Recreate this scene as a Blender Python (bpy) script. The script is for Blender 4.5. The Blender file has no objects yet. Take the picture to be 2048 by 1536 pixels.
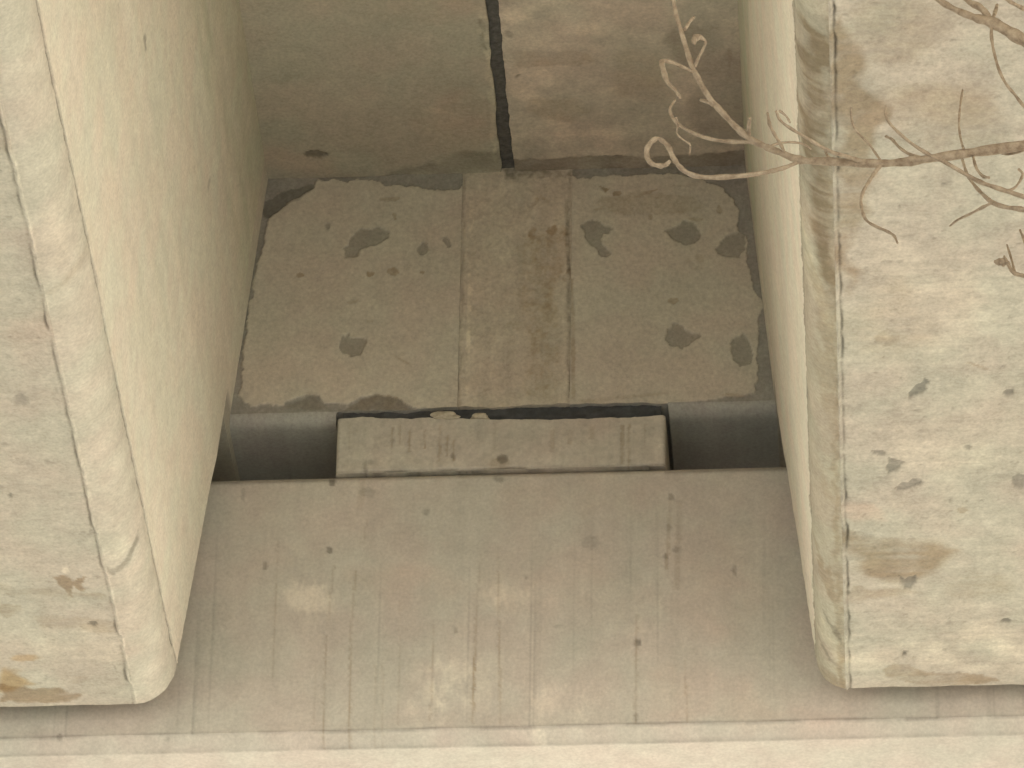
import bpy, bmesh, math, random
import numpy as np
from mathutils import Matrix, Vector

# ------------------------------------------------------------------ camera
sc = bpy.context.scene
COL = sc.collection
cam_data = bpy.data.cameras.new("camera")
cam_data.sensor_width = 36.0
cam_data.lens = 210.94
cam_data.clip_start = 0.1
cam_data.clip_end = 3000.0
cam = bpy.data.objects.new("camera", cam_data)
COL.objects.link(cam)
cam.matrix_world = Matrix(((0.997442, 0.025586, 0.066751, 0.90395),
                           (0.070057, -0.535671, -0.841516, -11.12436),
                           (0.014226, 0.844039, -0.536093, -6.86146),
                           (0, 0, 0, 1)))
sc.camera = cam

# ------------------------------------------------------------------ light
SUN_EL, SUN_AZ = 62.0, 82.0         # high sun over the right-hand edge, the deck shades everything below
world = bpy.data.worlds.new("World")
sc.world = world
world.use_nodes = True
wn = world.node_tree.nodes
wl = world.node_tree.links
wn.clear()
wo = wn.new("ShaderNodeOutputWorld")
wb = wn.new("ShaderNodeBackground")
sky = wn.new("ShaderNodeTexSky")
sky.sky_type = 'NISHITA'
sky.sun_disc = False
sky.sun_elevation = math.radians(SUN_EL)
sky.sun_rotation = math.radians(SUN_AZ)
sky.dust_density = 3.0
wb.inputs['Strength'].default_value = 0.08
wl.new(sky.outputs['Color'], wb.inputs['Color'])
wl.new(wb.outputs['Background'], wo.inputs['Surface'])

sun_data = bpy.data.lights.new("sun", 'SUN')
sun_data.energy = 4.0
sun_data.angle = math.radians(0.5)
sun_data.color = (1.0, 0.945, 0.835)
sun = bpy.data.objects.new("sun", sun_data)
COL.objects.link(sun)
e, a = math.radians(SUN_EL), math.radians(SUN_AZ)
sun_dir = Vector((math.cos(e)*math.sin(a), math.cos(e)*math.cos(a), math.sin(e)))
sun.rotation_euler = (-sun_dir).to_track_quat('-Z', 'Y').to_euler()
sun.location = sun_dir*60

sc.view_settings.view_transform = 'Standard'
sc.view_settings.look = 'None'
sc.view_settings.gamma = 1.0
sc.view_settings.exposure = 1.76
sc.cycles.max_bounces = 12
sc.cycles.diffuse_bounces = 8

# ------------------------------------------------------------------ measured marks (metres on each surface)
# (kind, strength, edge softness, edge raggedness, outline) and the twigs (x, y, z, radius)
MARKS = {
 'wall_left': [
  ('skim', 1, 0.0015, 0.006, [(-0.5353, 0.6794), (-0.5426, 0.5986), (-0.561, 0.5185), (-0.5693, 0.4121), (-0.5764, 0.3066), (-0.5829, 0.2149), (-0.5574, 0.1854), (-0.4907, 0.1808), (-0.458, 0.1981), (-0.4285, 0.2116), (-0.4061, 0.2018), (-0.3889, 0.1856), (-0.3356, 0.1788), (-0.3117, 0.195), (-0.2788, 0.2058), (-0.2366, 0.2006), (-0.2027, 0.1709), (-0.0809, 0.1478), (-0.0928, 0.794), (-0.0867, 0.7665), (-0.1088, 0.7413), (-0.1485, 0.7481), (-0.2051, 0.7555), (-0.2709, 0.7618), (-0.2894, 0.776), (-0.3529, 0.7795), (-0.4211, 0.7846), (-0.4407, 0.7579), (-0.4871, 0.7227)]),
  ('dark', 0.8, 0.002, 0.004, [(-0.5461, 0.7274), (-0.5107, 0.7494), (-0.4379, 0.7769), (-0.4297, 0.7685), (-0.4405, 0.7525), (-0.4869, 0.7186), (-0.531, 0.6847), (-0.5472, 0.6934)]),
  ('spall', 1, 0.0015, 0.006, [(-0.3701, 0.5956), (-0.3549, 0.575), (-0.3334, 0.5702), (-0.325, 0.5915), (-0.2859, 0.5996), (-0.2717, 0.6167), (-0.263, 0.6299), (-0.2701, 0.6423), (-0.2951, 0.6499), (-0.3322, 0.6484), (-0.3453, 0.6326), (-0.3502, 0.6085)]),
  ('spall', 1, 0.0015, 0.006, [(-0.3669, 0.337), (-0.3619, 0.358), (-0.3453, 0.3614), (-0.3412, 0.3745), (-0.3341, 0.3597), (-0.3061, 0.3536), (-0.3045, 0.3351), (-0.3115, 0.3076), (-0.337, 0.3058), (-0.3584, 0.3143)]),
  ('spall', 0.9, 0.001, 0.002, [(-0.3934, 0.6572), (-0.3938, 0.6531), (-0.3953, 0.6498), (-0.3975, 0.6481), (-0.4, 0.6481), (-0.4023, 0.65), (-0.404, 0.6534), (-0.4047, 0.6575), (-0.4043, 0.6616), (-0.4028, 0.6649), (-0.4006, 0.6666), (-0.3981, 0.6665), (-0.3957, 0.6646), (-0.3941, 0.6613)]),
  ('spall', 0.9, 0.001, 0.003, [(-0.1727, 0.5846), (-0.1758, 0.578), (-0.1803, 0.5738), (-0.1855, 0.5726), (-0.1902, 0.5748), (-0.1936, 0.5799), (-0.195, 0.587), (-0.194, 0.5945), (-0.191, 0.6011), (-0.1864, 0.6054), (-0.1812, 0.6065), (-0.1765, 0.6043), (-0.1731, 0.5992), (-0.1717, 0.5922)]),
  ('spall', 0.9, 0.001, 0.002, [(-0.1232, 0.6084), (-0.1203, 0.6021), (-0.119, 0.5962), (-0.1196, 0.5918), (-0.122, 0.5898), (-0.1258, 0.5906), (-0.13, 0.5941), (-0.1341, 0.5995), (-0.137, 0.6058), (-0.1383, 0.6117), (-0.1376, 0.6161), (-0.1352, 0.6181), (-0.1315, 0.6173), (-0.1272, 0.6138)]),
  ('brown', 0.9, 0.001, 0.003, [(-0.2883, 0.5232), (-0.2894, 0.5197), (-0.2924, 0.517), (-0.2968, 0.5156), (-0.3018, 0.5158), (-0.3064, 0.5175), (-0.3096, 0.5204), (-0.3108, 0.5239), (-0.3098, 0.5274), (-0.3067, 0.5301), (-0.3023, 0.5315), (-0.2973, 0.5313), (-0.2927, 0.5296), (-0.2895, 0.5267)]),
  ('brown', 0.9, 0.001, 0.004, [(-0.2384, 0.5209), (-0.2411, 0.5182), (-0.2454, 0.5176), (-0.2504, 0.5191), (-0.2553, 0.5225), (-0.2589, 0.5272), (-0.2606, 0.5321), (-0.2601, 0.5363), (-0.2574, 0.539), (-0.2531, 0.5397), (-0.248, 0.5381), (-0.2432, 0.5347), (-0.2395, 0.5301), (-0.2378, 0.5251)]),
  ('brown', 0.8, 0.001, 0.002, [(-0.1774, 0.525), (-0.1779, 0.5227), (-0.1795, 0.5209), (-0.1817, 0.5199), (-0.1842, 0.52), (-0.1864, 0.5211), (-0.188, 0.523), (-0.1886, 0.5253), (-0.1881, 0.5276), (-0.1866, 0.5295), (-0.1844, 0.5304), (-0.1819, 0.5303), (-0.1796, 0.5292), (-0.178, 0.5273)]),
  ('brown', 0.8, 0.001, 0.002, [(-0.4489, 0.5257), (-0.4497, 0.5228), (-0.4521, 0.5205), (-0.4557, 0.5194), (-0.4597, 0.5195), (-0.4633, 0.5209), (-0.4659, 0.5233), (-0.4669, 0.5262), (-0.4661, 0.5291), (-0.4637, 0.5314), (-0.4601, 0.5326), (-0.4561, 0.5324), (-0.4524, 0.531), (-0.4499, 0.5286)]),
  ('brown', 0.4, 0.003, 0.002, [(-0.325, 0.4551), (-0.3257, 0.4525), (-0.3288, 0.4496), (-0.3337, 0.4471), (-0.3395, 0.4455), (-0.3449, 0.445), (-0.3489, 0.4458), (-0.3507, 0.4476), (-0.35, 0.4502), (-0.3469, 0.4531), (-0.342, 0.4556), (-0.3363, 0.4572), (-0.3309, 0.4577), (-0.3268, 0.457)]),
  ('brown', 0.35, 0.002, 0.001, [(-0.2008, 0.278), (-0.2036, 0.278), (-0.2101, 0.281), (-0.219, 0.2864), (-0.2286, 0.2931), (-0.2369, 0.2998), (-0.2423, 0.3052), (-0.2438, 0.3082), (-0.241, 0.3081), (-0.2344, 0.3051), (-0.2255, 0.2997), (-0.2159, 0.293), (-0.2076, 0.2863), (-0.2022, 0.2809)]),
  ('brown', 0.4, 0.003, 0.003, [(-0.2884, 0.4007), (-0.2893, 0.3984), (-0.2917, 0.3966), (-0.2952, 0.3957), (-0.2992, 0.3958), (-0.3028, 0.397), (-0.3054, 0.3989), (-0.3063, 0.4012), (-0.3055, 0.4035), (-0.303, 0.4053), (-0.2995, 0.4062), (-0.2955, 0.406), (-0.2919, 0.4049), (-0.2894, 0.403)]),
  ('brown', 0.5, 0.002, 0.003, [(-0.2383, 0.7239), (-0.2405, 0.721), (-0.2467, 0.7189), (-0.2557, 0.7179), (-0.2658, 0.7182), (-0.2749, 0.7198), (-0.2812, 0.7224), (-0.2835, 0.7254), (-0.2814, 0.7283), (-0.2751, 0.7305), (-0.2661, 0.7315), (-0.256, 0.7311), (-0.2469, 0.7295), (-0.2406, 0.7269)]),
  ('brown', 0.6, 0.002, 0.003, [(-0.244, 0.6793), (-0.2443, 0.6752), (-0.2455, 0.6719), (-0.2473, 0.6702), (-0.2493, 0.6702), (-0.2511, 0.6721), (-0.2525, 0.6755), (-0.253, 0.6796), (-0.2527, 0.6837), (-0.2515, 0.687), (-0.2497, 0.6887), (-0.2477, 0.6887), (-0.2459, 0.6868), (-0.2445, 0.6834)]),
  ('brown', 0.5, 0.004, 0.004, [(-0.485, 0.1754), (-0.458, 0.1968), (-0.4285, 0.2116), (-0.4061, 0.2018), (-0.3852, 0.1725)]),
  ('brown', 0.55, 0.003, 0.003, [(-0.3464, 0.1687), (-0.3117, 0.1937), (-0.2788, 0.2058), (-0.2366, 0.2006), (-0.2118, 0.1803), (-0.2003, 0.1617)]),
  ('light', 0.6, 0.004, 0.004, [(-0.3755, 0.18), (-0.3769, 0.1772), (-0.3812, 0.1751), (-0.3873, 0.174), (-0.3942, 0.1742), (-0.4005, 0.1756), (-0.4049, 0.178), (-0.4065, 0.1809), (-0.4051, 0.1837), (-0.4008, 0.1858), (-0.3946, 0.1869), (-0.3877, 0.1867), (-0.3815, 0.1853), (-0.3771, 0.1829)]),
  ('light', 0.4, 0.006, 0.005, [(-0.3333, 0.1748), (-0.3345, 0.1726), (-0.3382, 0.1709), (-0.3435, 0.17), (-0.3494, 0.1702), (-0.3547, 0.1714), (-0.3585, 0.1733), (-0.3599, 0.1756), (-0.3586, 0.1778), (-0.355, 0.1795), (-0.3497, 0.1804), (-0.3438, 0.1802), (-0.3384, 0.179), (-0.3347, 0.1771)]),
 ],
 'infill': [
  ('brown', 0.55, 0.012, 0.02, [(0.0339, 0.6202), (0.1234, 0.6374), (0.1304, 0.4964), (0.1209, 0.3377), (0.1168, 0.1938), (0.0506, 0.1958), (0.0602, 0.3133), (0.0306, 0.4463)]),
  ('brown', 0.8, 0.003, 0.004, [(0.0532, 0.6871), (0.0574, 0.7113), (0.0775, 0.7269), (0.1001, 0.718), (0.1025, 0.7071), (0.0799, 0.7133), (0.0666, 0.6974)]),
  ('brown', 0.9, 0.003, 0.004, [(0.0709, 0.6162), (0.0702, 0.6069), (0.0678, 0.5995), (0.0642, 0.5955), (0.0602, 0.5956), (0.0566, 0.5999), (0.054, 0.6075), (0.053, 0.6168), (0.0537, 0.6262), (0.0561, 0.6336), (0.0597, 0.6376), (0.0637, 0.6375), (0.0673, 0.6332), (0.0699, 0.6256)]),
  ('brown', 1, 0.003, 0.003, [(0.1201, 0.6281), (0.1189, 0.6223), (0.1152, 0.6177), (0.1098, 0.6153), (0.1038, 0.6155), (0.0984, 0.6183), (0.0946, 0.6231), (0.0932, 0.629), (0.0945, 0.6348), (0.0982, 0.6394), (0.1035, 0.6418), (0.1095, 0.6416), (0.115, 0.6388), (0.1187, 0.634)]),
  ('brown', 0.9, 0.003, 0.003, [(0.1426, 0.622), (0.1419, 0.6173), (0.1397, 0.6136), (0.1366, 0.6117), (0.1331, 0.6118), (0.13, 0.614), (0.1277, 0.6178), (0.1269, 0.6225), (0.1277, 0.6271), (0.1298, 0.6308), (0.1329, 0.6328), (0.1364, 0.6327), (0.1396, 0.6305), (0.1418, 0.6267)]),
  ('brown', 0.7, 0.004, 0.005, [(0.103, 0.5507), (0.1011, 0.545), (0.0956, 0.5405), (0.0875, 0.5382), (0.0786, 0.5385), (0.0705, 0.5413), (0.0648, 0.5462), (0.0628, 0.552), (0.0647, 0.5578), (0.0702, 0.5623), (0.0783, 0.5646), (0.0872, 0.5643), (0.0953, 0.5615), (0.101, 0.5566)]),
  ('brown', 0.7, 0.004, 0.004, [(0.0553, 0.5255), (0.0544, 0.5215), (0.052, 0.5183), (0.0484, 0.5166), (0.0444, 0.5167), (0.0408, 0.5187), (0.0383, 0.522), (0.0374, 0.5261), (0.0382, 0.5301), (0.0406, 0.5333), (0.0442, 0.535), (0.0482, 0.5349), (0.0518, 0.5329), (0.0543, 0.5296)]),
  ('brown', 0.9, 0.003, 0.004, [(0.1499, 0.5028), (0.1465, 0.4946), (0.1421, 0.4887), (0.1376, 0.4865), (0.1338, 0.4882), (0.1316, 0.4936), (0.1313, 0.5016), (0.133, 0.5106), (0.1364, 0.5189), (0.1408, 0.5247), (0.1453, 0.527), (0.1491, 0.5252), (0.1513, 0.5198), (0.1516, 0.5118)]),
  ('brown', 0.5, 0.006, 0.006, [(0.12, 0.417), (0.1174, 0.4102), (0.1097, 0.4049), (0.0986, 0.4021), (0.0862, 0.4025), (0.075, 0.406), (0.0673, 0.4117), (0.0644, 0.4187), (0.0671, 0.4255), (0.0747, 0.4308), (0.0859, 0.4336), (0.0982, 0.4332), (0.1094, 0.4297), (0.1172, 0.424)]),
  ('brown', 0.5, 0.006, 0.006, [(0.1089, 0.3118), (0.1064, 0.3039), (0.0991, 0.2977), (0.0885, 0.2945), (0.0766, 0.2948), (0.0659, 0.2987), (0.0585, 0.3053), (0.0557, 0.3134), (0.0583, 0.3213), (0.0656, 0.3275), (0.0762, 0.3307), (0.0881, 0.3304), (0.0988, 0.3265), (0.1062, 0.3198)]),
  ('brown', 0.4, 0.006, 0.006, [(0.0482, 0.3795), (0.0461, 0.3739), (0.04, 0.3695), (0.0311, 0.3672), (0.0212, 0.3675), (0.0123, 0.3703), (0.006, 0.3751), (0.0038, 0.3809), (0.0059, 0.3866), (0.012, 0.391), (0.0209, 0.3933), (0.0308, 0.393), (0.0397, 0.3901), (0.046, 0.3853)]),
  ('brown', 0.5, 0.006, 0.006, [(0.1161, 0.2591), (0.114, 0.2512), (0.108, 0.245), (0.0991, 0.2418), (0.0893, 0.2421), (0.0804, 0.2459), (0.0742, 0.2524), (0.0719, 0.2604), (0.074, 0.2683), (0.0801, 0.2745), (0.0889, 0.2778), (0.0987, 0.2775), (0.1076, 0.2737), (0.1139, 0.2671)]),
  ('dark', 0.6, 0.002, 0.004, [(-0.0082, 0.8048), (0.167, 0.792), (0.1672, 0.762), (0.1559, 0.776), (0.0995, 0.7711), (-0.002, 0.7704)]),
  ('dark', 0.35, 0.002, 0.002, [(0.1312, 0.7591), (0.1414, 0.7588), (0.1494, 0.4958), (0.1565, 0.1926), (0.1488, 0.1929), (0.1404, 0.4961)]),
  ('light', 0.35, 0.002, 0.002, [(-0.0804, 0.7322), (-0.0714, 0.7319), (-0.0707, 0.5028), (-0.073, 0.1996), (-0.0819, 0.1998), (-0.0808, 0.5032)]),
 ],
 'wall_right': [
  ('skim', 1, 0.0015, 0.006, [(0.1397, 0.1024), (0.133, 0.8068), (0.1467, 0.79), (0.1582, 0.765), (0.1728, 0.7686), (0.2235, 0.771), (0.2911, 0.7769), (0.3586, 0.7719), (0.4261, 0.7655), (0.4597, 0.744), (0.4933, 0.7157), (0.5111, 0.6962), (0.5232, 0.6579), (0.5263, 0.6174), (0.5429, 0.5967), (0.5447, 0.5364), (0.5511, 0.4962), (0.5607, 0.4494), (0.5738, 0.4132), (0.5679, 0.3764), (0.5663, 0.3107), (0.5612, 0.2194), (0.5544, 0.1871), (0.5126, 0.1741), (0.4358, 0.1661)]),
  ('spall', 1, 0.0015, 0.006, [(0.166, 0.6347), (0.1794, 0.6504), (0.1962, 0.6566), (0.222, 0.645), (0.2468, 0.6253), (0.2222, 0.6167), (0.2179, 0.5899), (0.2359, 0.5732), (0.2404, 0.5583), (0.2293, 0.5507), (0.2114, 0.5593), (0.1945, 0.5813), (0.182, 0.6072)]),
  ('spall', 1, 0.0015, 0.006, [(0.3565, 0.615), (0.3755, 0.6278), (0.3979, 0.6446), (0.4202, 0.6425), (0.437, 0.6217), (0.4347, 0.5963), (0.4145, 0.5808), (0.3922, 0.5842), (0.3755, 0.5982)]),
  ('spall', 1, 0.0015, 0.006, [(0.4747, 0.5655), (0.4871, 0.5919), (0.4927, 0.6051), (0.5095, 0.6126), (0.5318, 0.6038), (0.5372, 0.5701), (0.5258, 0.5437), (0.4925, 0.5461), (0.478, 0.552)]),
  ('spall', 1, 0.0015, 0.006, [(0.3578, 0.3369), (0.3655, 0.3591), (0.3832, 0.3704), (0.4053, 0.3618), (0.434, 0.3385), (0.4196, 0.3179), (0.3975, 0.3068), (0.3754, 0.3114), (0.3622, 0.3223)]),
  ('spall', 1, 0.0015, 0.006, [(0.5056, 0.2995), (0.5113, 0.3282), (0.5301, 0.3381), (0.5465, 0.3179), (0.5551, 0.2823), (0.5461, 0.259), (0.5241, 0.2545), (0.5088, 0.2706)]),
  ('brown', 0.6, 0.002, 0.003, [(0.3877, 0.4297), (0.3865, 0.4263), (0.3831, 0.4236), (0.3782, 0.4223), (0.3727, 0.4224), (0.3678, 0.4241), (0.3645, 0.427), (0.3632, 0.4305), (0.3645, 0.4339), (0.3678, 0.4366), (0.3727, 0.4379), (0.3782, 0.4378), (0.3831, 0.4361), (0.3865, 0.4332)]),
  ('brown', 0.5, 0.002, 0.003, [(0.4479, 0.5422), (0.4468, 0.5371), (0.4437, 0.533), (0.4392, 0.5308), (0.4343, 0.531), (0.4298, 0.5334), (0.4267, 0.5377), (0.4256, 0.543), (0.4267, 0.5482), (0.4298, 0.5522), (0.4343, 0.5544), (0.4393, 0.5543), (0.4437, 0.5518), (0.4468, 0.5475)]),
  ('brown', 0.45, 0.002, 0.003, [(0.4167, 0.5379), (0.416, 0.535), (0.4142, 0.5328), (0.4115, 0.5316), (0.4085, 0.5317), (0.4058, 0.533), (0.404, 0.5354), (0.4033, 0.5383), (0.404, 0.5412), (0.4059, 0.5435), (0.4085, 0.5447), (0.4115, 0.5446), (0.4142, 0.5432), (0.416, 0.5408)]),
  ('brown', 0.4, 0.002, 0.003, [(0.4467, 0.5169), (0.4452, 0.5146), (0.4408, 0.5129), (0.4346, 0.5121), (0.4277, 0.5123), (0.4214, 0.5136), (0.4171, 0.5155), (0.4155, 0.5179), (0.4171, 0.5202), (0.4214, 0.5219), (0.4277, 0.5227), (0.4346, 0.5225), (0.4409, 0.5213), (0.4452, 0.5193)]),
  ('brown', 0.7, 0.001, 0.002, [(0.2079, 0.747), (0.2294, 0.7354), (0.2372, 0.7379), (0.226, 0.7274)]),
  ('brown', 0.7, 0.001, 0.003, [(0.2632, 0.7234), (0.2621, 0.7205), (0.2589, 0.7183), (0.2544, 0.7171), (0.2494, 0.7173), (0.2449, 0.7187), (0.2418, 0.7212), (0.2407, 0.7242), (0.2418, 0.7271), (0.2449, 0.7294), (0.2494, 0.7305), (0.2544, 0.7303), (0.2589, 0.7289), (0.262, 0.7264)]),
  ('brown', 0.6, 0.002, 0.006, [(0.3445, 0.7286), (0.3417, 0.7262), (0.3335, 0.7229), (0.3213, 0.7194), (0.3076, 0.7163), (0.2951, 0.7143), (0.2863, 0.7138), (0.283, 0.7149), (0.2857, 0.7173), (0.294, 0.7206), (0.3062, 0.7241), (0.3199, 0.7272), (0.3323, 0.7292), (0.3411, 0.7297)]),
  ('brown', 0.7, 0.001, 0.002, [(0.1993, 0.6822), (0.2128, 0.6872), (0.2284, 0.6975), (0.2173, 0.6816), (0.2039, 0.6766)]),
  ('brown', 0.5, 0.002, 0.004, [(0.3808, 0.7147), (0.3789, 0.712), (0.373, 0.709), (0.3643, 0.7064), (0.3545, 0.7046), (0.3455, 0.7041), (0.3391, 0.7048), (0.3366, 0.7068), (0.3384, 0.7095), (0.3443, 0.7125), (0.353, 0.7151), (0.3628, 0.7169), (0.3718, 0.7174), (0.3782, 0.7167)]),
  ('brown', 0.6, 0.002, 0.003, [(0.3318, 0.6575), (0.3311, 0.6546), (0.3293, 0.6523), (0.3266, 0.6511), (0.3236, 0.6512), (0.3209, 0.6526), (0.319, 0.655), (0.3184, 0.658), (0.319, 0.6609), (0.3209, 0.6632), (0.3236, 0.6644), (0.3266, 0.6643), (0.3293, 0.6629), (0.3311, 0.6605)]),
  ('brown', 0.6, 0.002, 0.003, [(0.4886, 0.6726), (0.4879, 0.6673), (0.486, 0.6632), (0.4833, 0.6609), (0.4803, 0.661), (0.4776, 0.6635), (0.4758, 0.6677), (0.4752, 0.673), (0.4758, 0.6783), (0.4777, 0.6825), (0.4804, 0.6847), (0.4834, 0.6846), (0.4861, 0.6822), (0.488, 0.6779)]),
  ('brown', 0.45, 0.002, 0.004, [(0.4328, 0.7395), (0.4299, 0.7378), (0.4218, 0.7367), (0.4101, 0.7363), (0.3971, 0.7367), (0.3854, 0.7379), (0.3773, 0.7396), (0.3744, 0.7414), (0.3773, 0.7431), (0.3854, 0.7442), (0.3971, 0.7446), (0.4101, 0.7442), (0.4218, 0.743), (0.4299, 0.7413)]),
  ('brown', 0.4, 0.003, 0.004, [(0.4415, 0.6472), (0.4399, 0.6443), (0.4356, 0.6421), (0.4293, 0.641), (0.4223, 0.6412), (0.4161, 0.6427), (0.4117, 0.6452), (0.4102, 0.6482), (0.4117, 0.6511), (0.4161, 0.6533), (0.4224, 0.6544), (0.4293, 0.6541), (0.4356, 0.6526), (0.44, 0.6501)]),
  ('brown', 0.35, 0.006, 0.006, [(0.4483, 0.6874), (0.4361, 0.675), (0.4019, 0.6657), (0.3525, 0.6616), (0.2976, 0.6635), (0.2481, 0.6708), (0.2138, 0.6823), (0.2015, 0.6957), (0.2137, 0.7082), (0.2479, 0.7174), (0.2975, 0.7215), (0.3524, 0.7197), (0.402, 0.7123), (0.4362, 0.7008)]),
  ('brown', 0.5, 0.003, 0.004, [(0.5346, 0.1786), (0.5318, 0.1754), (0.5242, 0.1729), (0.5132, 0.1717), (0.501, 0.1721), (0.49, 0.1739), (0.4824, 0.1768), (0.4797, 0.1803), (0.4825, 0.1836), (0.4901, 0.1861), (0.5011, 0.1873), (0.5133, 0.1869), (0.5243, 0.185), (0.5319, 0.1821)]),
  ('brown', 0.4, 0.003, 0.003, [(0.172, 0.1792), (0.3589, 0.193), (0.3699, 0.1862), (0.1776, 0.1686)]),
  ('brown', 0.5, 0.002, 0.002, [(0.1471, 0.4959), (0.1549, 0.4956), (0.1621, 0.3101), (0.161, 0.1795), (0.1533, 0.1797)]),
 ],
 'cap': [
  ('brown', 0.55, 0.0015, 0.002, [(-0.3729, -0.4025), (-0.3685, -0.4026), (-0.3676, -0.6751), (-0.3719, -0.675)]),
  ('brown', 0.3, 0.0015, 0.002, [(-0.3609, -0.2277), (-0.3565, -0.2278), (-0.3661, -0.3778), (-0.3704, -0.3777)]),
  ('brown', 0.35, 0.0015, 0.002, [(-0.3132, -0.2416), (-0.3077, -0.2418), (-0.3136, -0.3792), (-0.319, -0.3791)]),
  ('brown', 0.5, 0.0015, 0.002, [(-0.3201, -0.379), (-0.3147, -0.3792), (-0.3103, -0.6802), (-0.3157, -0.68)]),
  ('brown', 0.3, 0.0015, 0.002, [(-0.2644, -0.4795), (-0.2612, -0.4796), (-0.258, -0.6815), (-0.2612, -0.6814)]),
  ('brown', 0.35, 0.0015, 0.002, [(-0.2472, -0.48), (-0.244, -0.4801), (-0.2398, -0.6819), (-0.243, -0.6818)]),
  ('brown', 0.3, 0.0015, 0.002, [(-0.2145, -0.3195), (-0.2113, -0.3196), (-0.2081, -0.628), (-0.2113, -0.6279)]),
  ('brown', 0.38, 0.0015, 0.002, [(-0.1401, -0.3838), (-0.1358, -0.3839), (-0.1391, -0.6297), (-0.1434, -0.6296)]),
  ('brown', 0.3, 0.0015, 0.002, [(-0.0417, -0.2113), (-0.0373, -0.2114), (-0.0458, -0.349), (-0.0501, -0.3489)]),
  ('brown', 0.7, 0.0015, 0.002, [(-0.0503, -0.3364), (-0.0439, -0.3366), (-0.0473, -0.6296), (-0.0537, -0.6294)]),
  ('brown', 0.35, 0.0015, 0.002, [(-0.0048, -0.2123), (-0.0004, -0.2124), (0.0044, -0.3876), (0.0001, -0.3875)]),
  ('brown', 0.55, 0.0015, 0.002, [(-0.0006, -0.3751), (0.0048, -0.3752), (0.0109, -0.6335), (0.0055, -0.6333)]),
  ('brown', 0.45, 0.0015, 0.002, [(0.2948, -0.3705), (0.3012, -0.3707), (0.2999, -0.6382), (0.2935, -0.6381)]),
  ('brown', 0.5, 0.0015, 0.002, [(0.3999, -0.4844), (0.4042, -0.4845), (0.4082, -0.6373), (0.404, -0.6372)]),
  ('brown', 0.35, 0.0015, 0.002, [(-0.4863, -0.1611), (-0.4819, -0.1612), (-0.4804, -0.511), (-0.4847, -0.5108)]),
  ('brown', 0.4, 0.0015, 0.002, [(-0.291, -0.1158), (-0.2867, -0.1159), (-0.2929, -0.1665), (-0.2973, -0.1664)]),
  ('brown', 0.25, 0.0015, 0.002, [(-0.3937, -0.4762), (-0.3905, -0.4763), (-0.388, -0.6235), (-0.3912, -0.6234)]),
  ('brown', 0.35, 0.0015, 0.002, [(0.3656, -0.0835), (0.3743, -0.0838), (0.3667, -0.2602), (0.3581, -0.26)]),
  ('brown', 0.22, 0.0015, 0.002, [(0.3852, -0.0841), (0.3982, -0.0845), (0.3894, -0.3108), (0.3764, -0.3105)]),
  ('light', 0.4, 0.0015, 0.002, [(-0.0716, -0.2984), (-0.0629, -0.2986), (-0.0656, -0.4477), (-0.0742, -0.4475)]),
  ('brown', 0.18, 0.0015, 0.002, [(-0.3103, -0.0131), (-0.2949, -0.0136), (-0.2983, -0.0901), (-0.3136, -0.0897)]),
  ('light', 0.3, 0.0015, 0.002, [(0.3399, -0.3344), (0.3528, -0.3347), (0.3496, -0.4091), (0.3368, -0.4088)]),
  ('light', 0.75, 0.04, 0.05, [(-0.3727, -0.3027), (-0.3769, -0.3352), (-0.3905, -0.3609), (-0.4109, -0.3747), (-0.434, -0.3741), (-0.4554, -0.3591), (-0.4707, -0.3327), (-0.4771, -0.2999), (-0.473, -0.2674), (-0.4594, -0.2415), (-0.4389, -0.2275), (-0.4157, -0.2281), (-0.3942, -0.2433), (-0.3789, -0.2699)]),
  ('light', 0.4, 0.03, 0.04, [(-0.3783, -0.2273), (-0.3822, -0.2408), (-0.3939, -0.2514), (-0.4112, -0.257), (-0.4306, -0.2565), (-0.4483, -0.2499), (-0.4607, -0.2387), (-0.4655, -0.2249), (-0.4617, -0.2113), (-0.4499, -0.2006), (-0.4326, -0.195), (-0.4132, -0.1955), (-0.3955, -0.2021), (-0.3831, -0.2134)]),
  ('light', 0.8, 0.04, 0.05, [(0.0847, -0.3462), (0.0769, -0.3649), (0.0547, -0.3795), (0.0224, -0.387), (-0.0136, -0.386), (-0.0461, -0.3768), (-0.0689, -0.361), (-0.0772, -0.3419), (-0.0696, -0.3232), (-0.0473, -0.3086), (-0.0149, -0.301), (0.0212, -0.302), (0.0538, -0.3113), (0.0765, -0.3271)]),
  ('light', 0.5, 0.035, 0.04, [(-0.0389, -0.374), (-0.0429, -0.3901), (-0.0546, -0.4027), (-0.0718, -0.4095), (-0.091, -0.409), (-0.1084, -0.4013), (-0.1206, -0.388), (-0.1252, -0.3717), (-0.1213, -0.3557), (-0.1096, -0.343), (-0.0924, -0.3362), (-0.0731, -0.3367), (-0.0557, -0.3444), (-0.0435, -0.3577)]),
  ('light', 0.5, 0.03, 0.04, [(0.2528, -0.5786), (0.2287, -0.6071), (0.1609, -0.6287), (0.0628, -0.6392), (-0.0463, -0.6364), (-0.1451, -0.6211), (-0.2139, -0.596), (-0.2391, -0.5662), (-0.2154, -0.5376), (-0.1474, -0.5158), (-0.0486, -0.5053), (0.0611, -0.5081), (0.16, -0.5237), (0.2284, -0.5489)]),
  ('light', 0.3, 0.02, 0.03, [(0.3378, -0.4212), (0.3315, -0.4398), (0.3137, -0.4543), (0.288, -0.462), (0.2594, -0.4612), (0.2335, -0.4522), (0.2156, -0.4367), (0.2091, -0.4178), (0.2154, -0.3992), (0.2332, -0.3845), (0.259, -0.3768), (0.2877, -0.3776), (0.3135, -0.3867), (0.3314, -0.4022)]),
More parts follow.
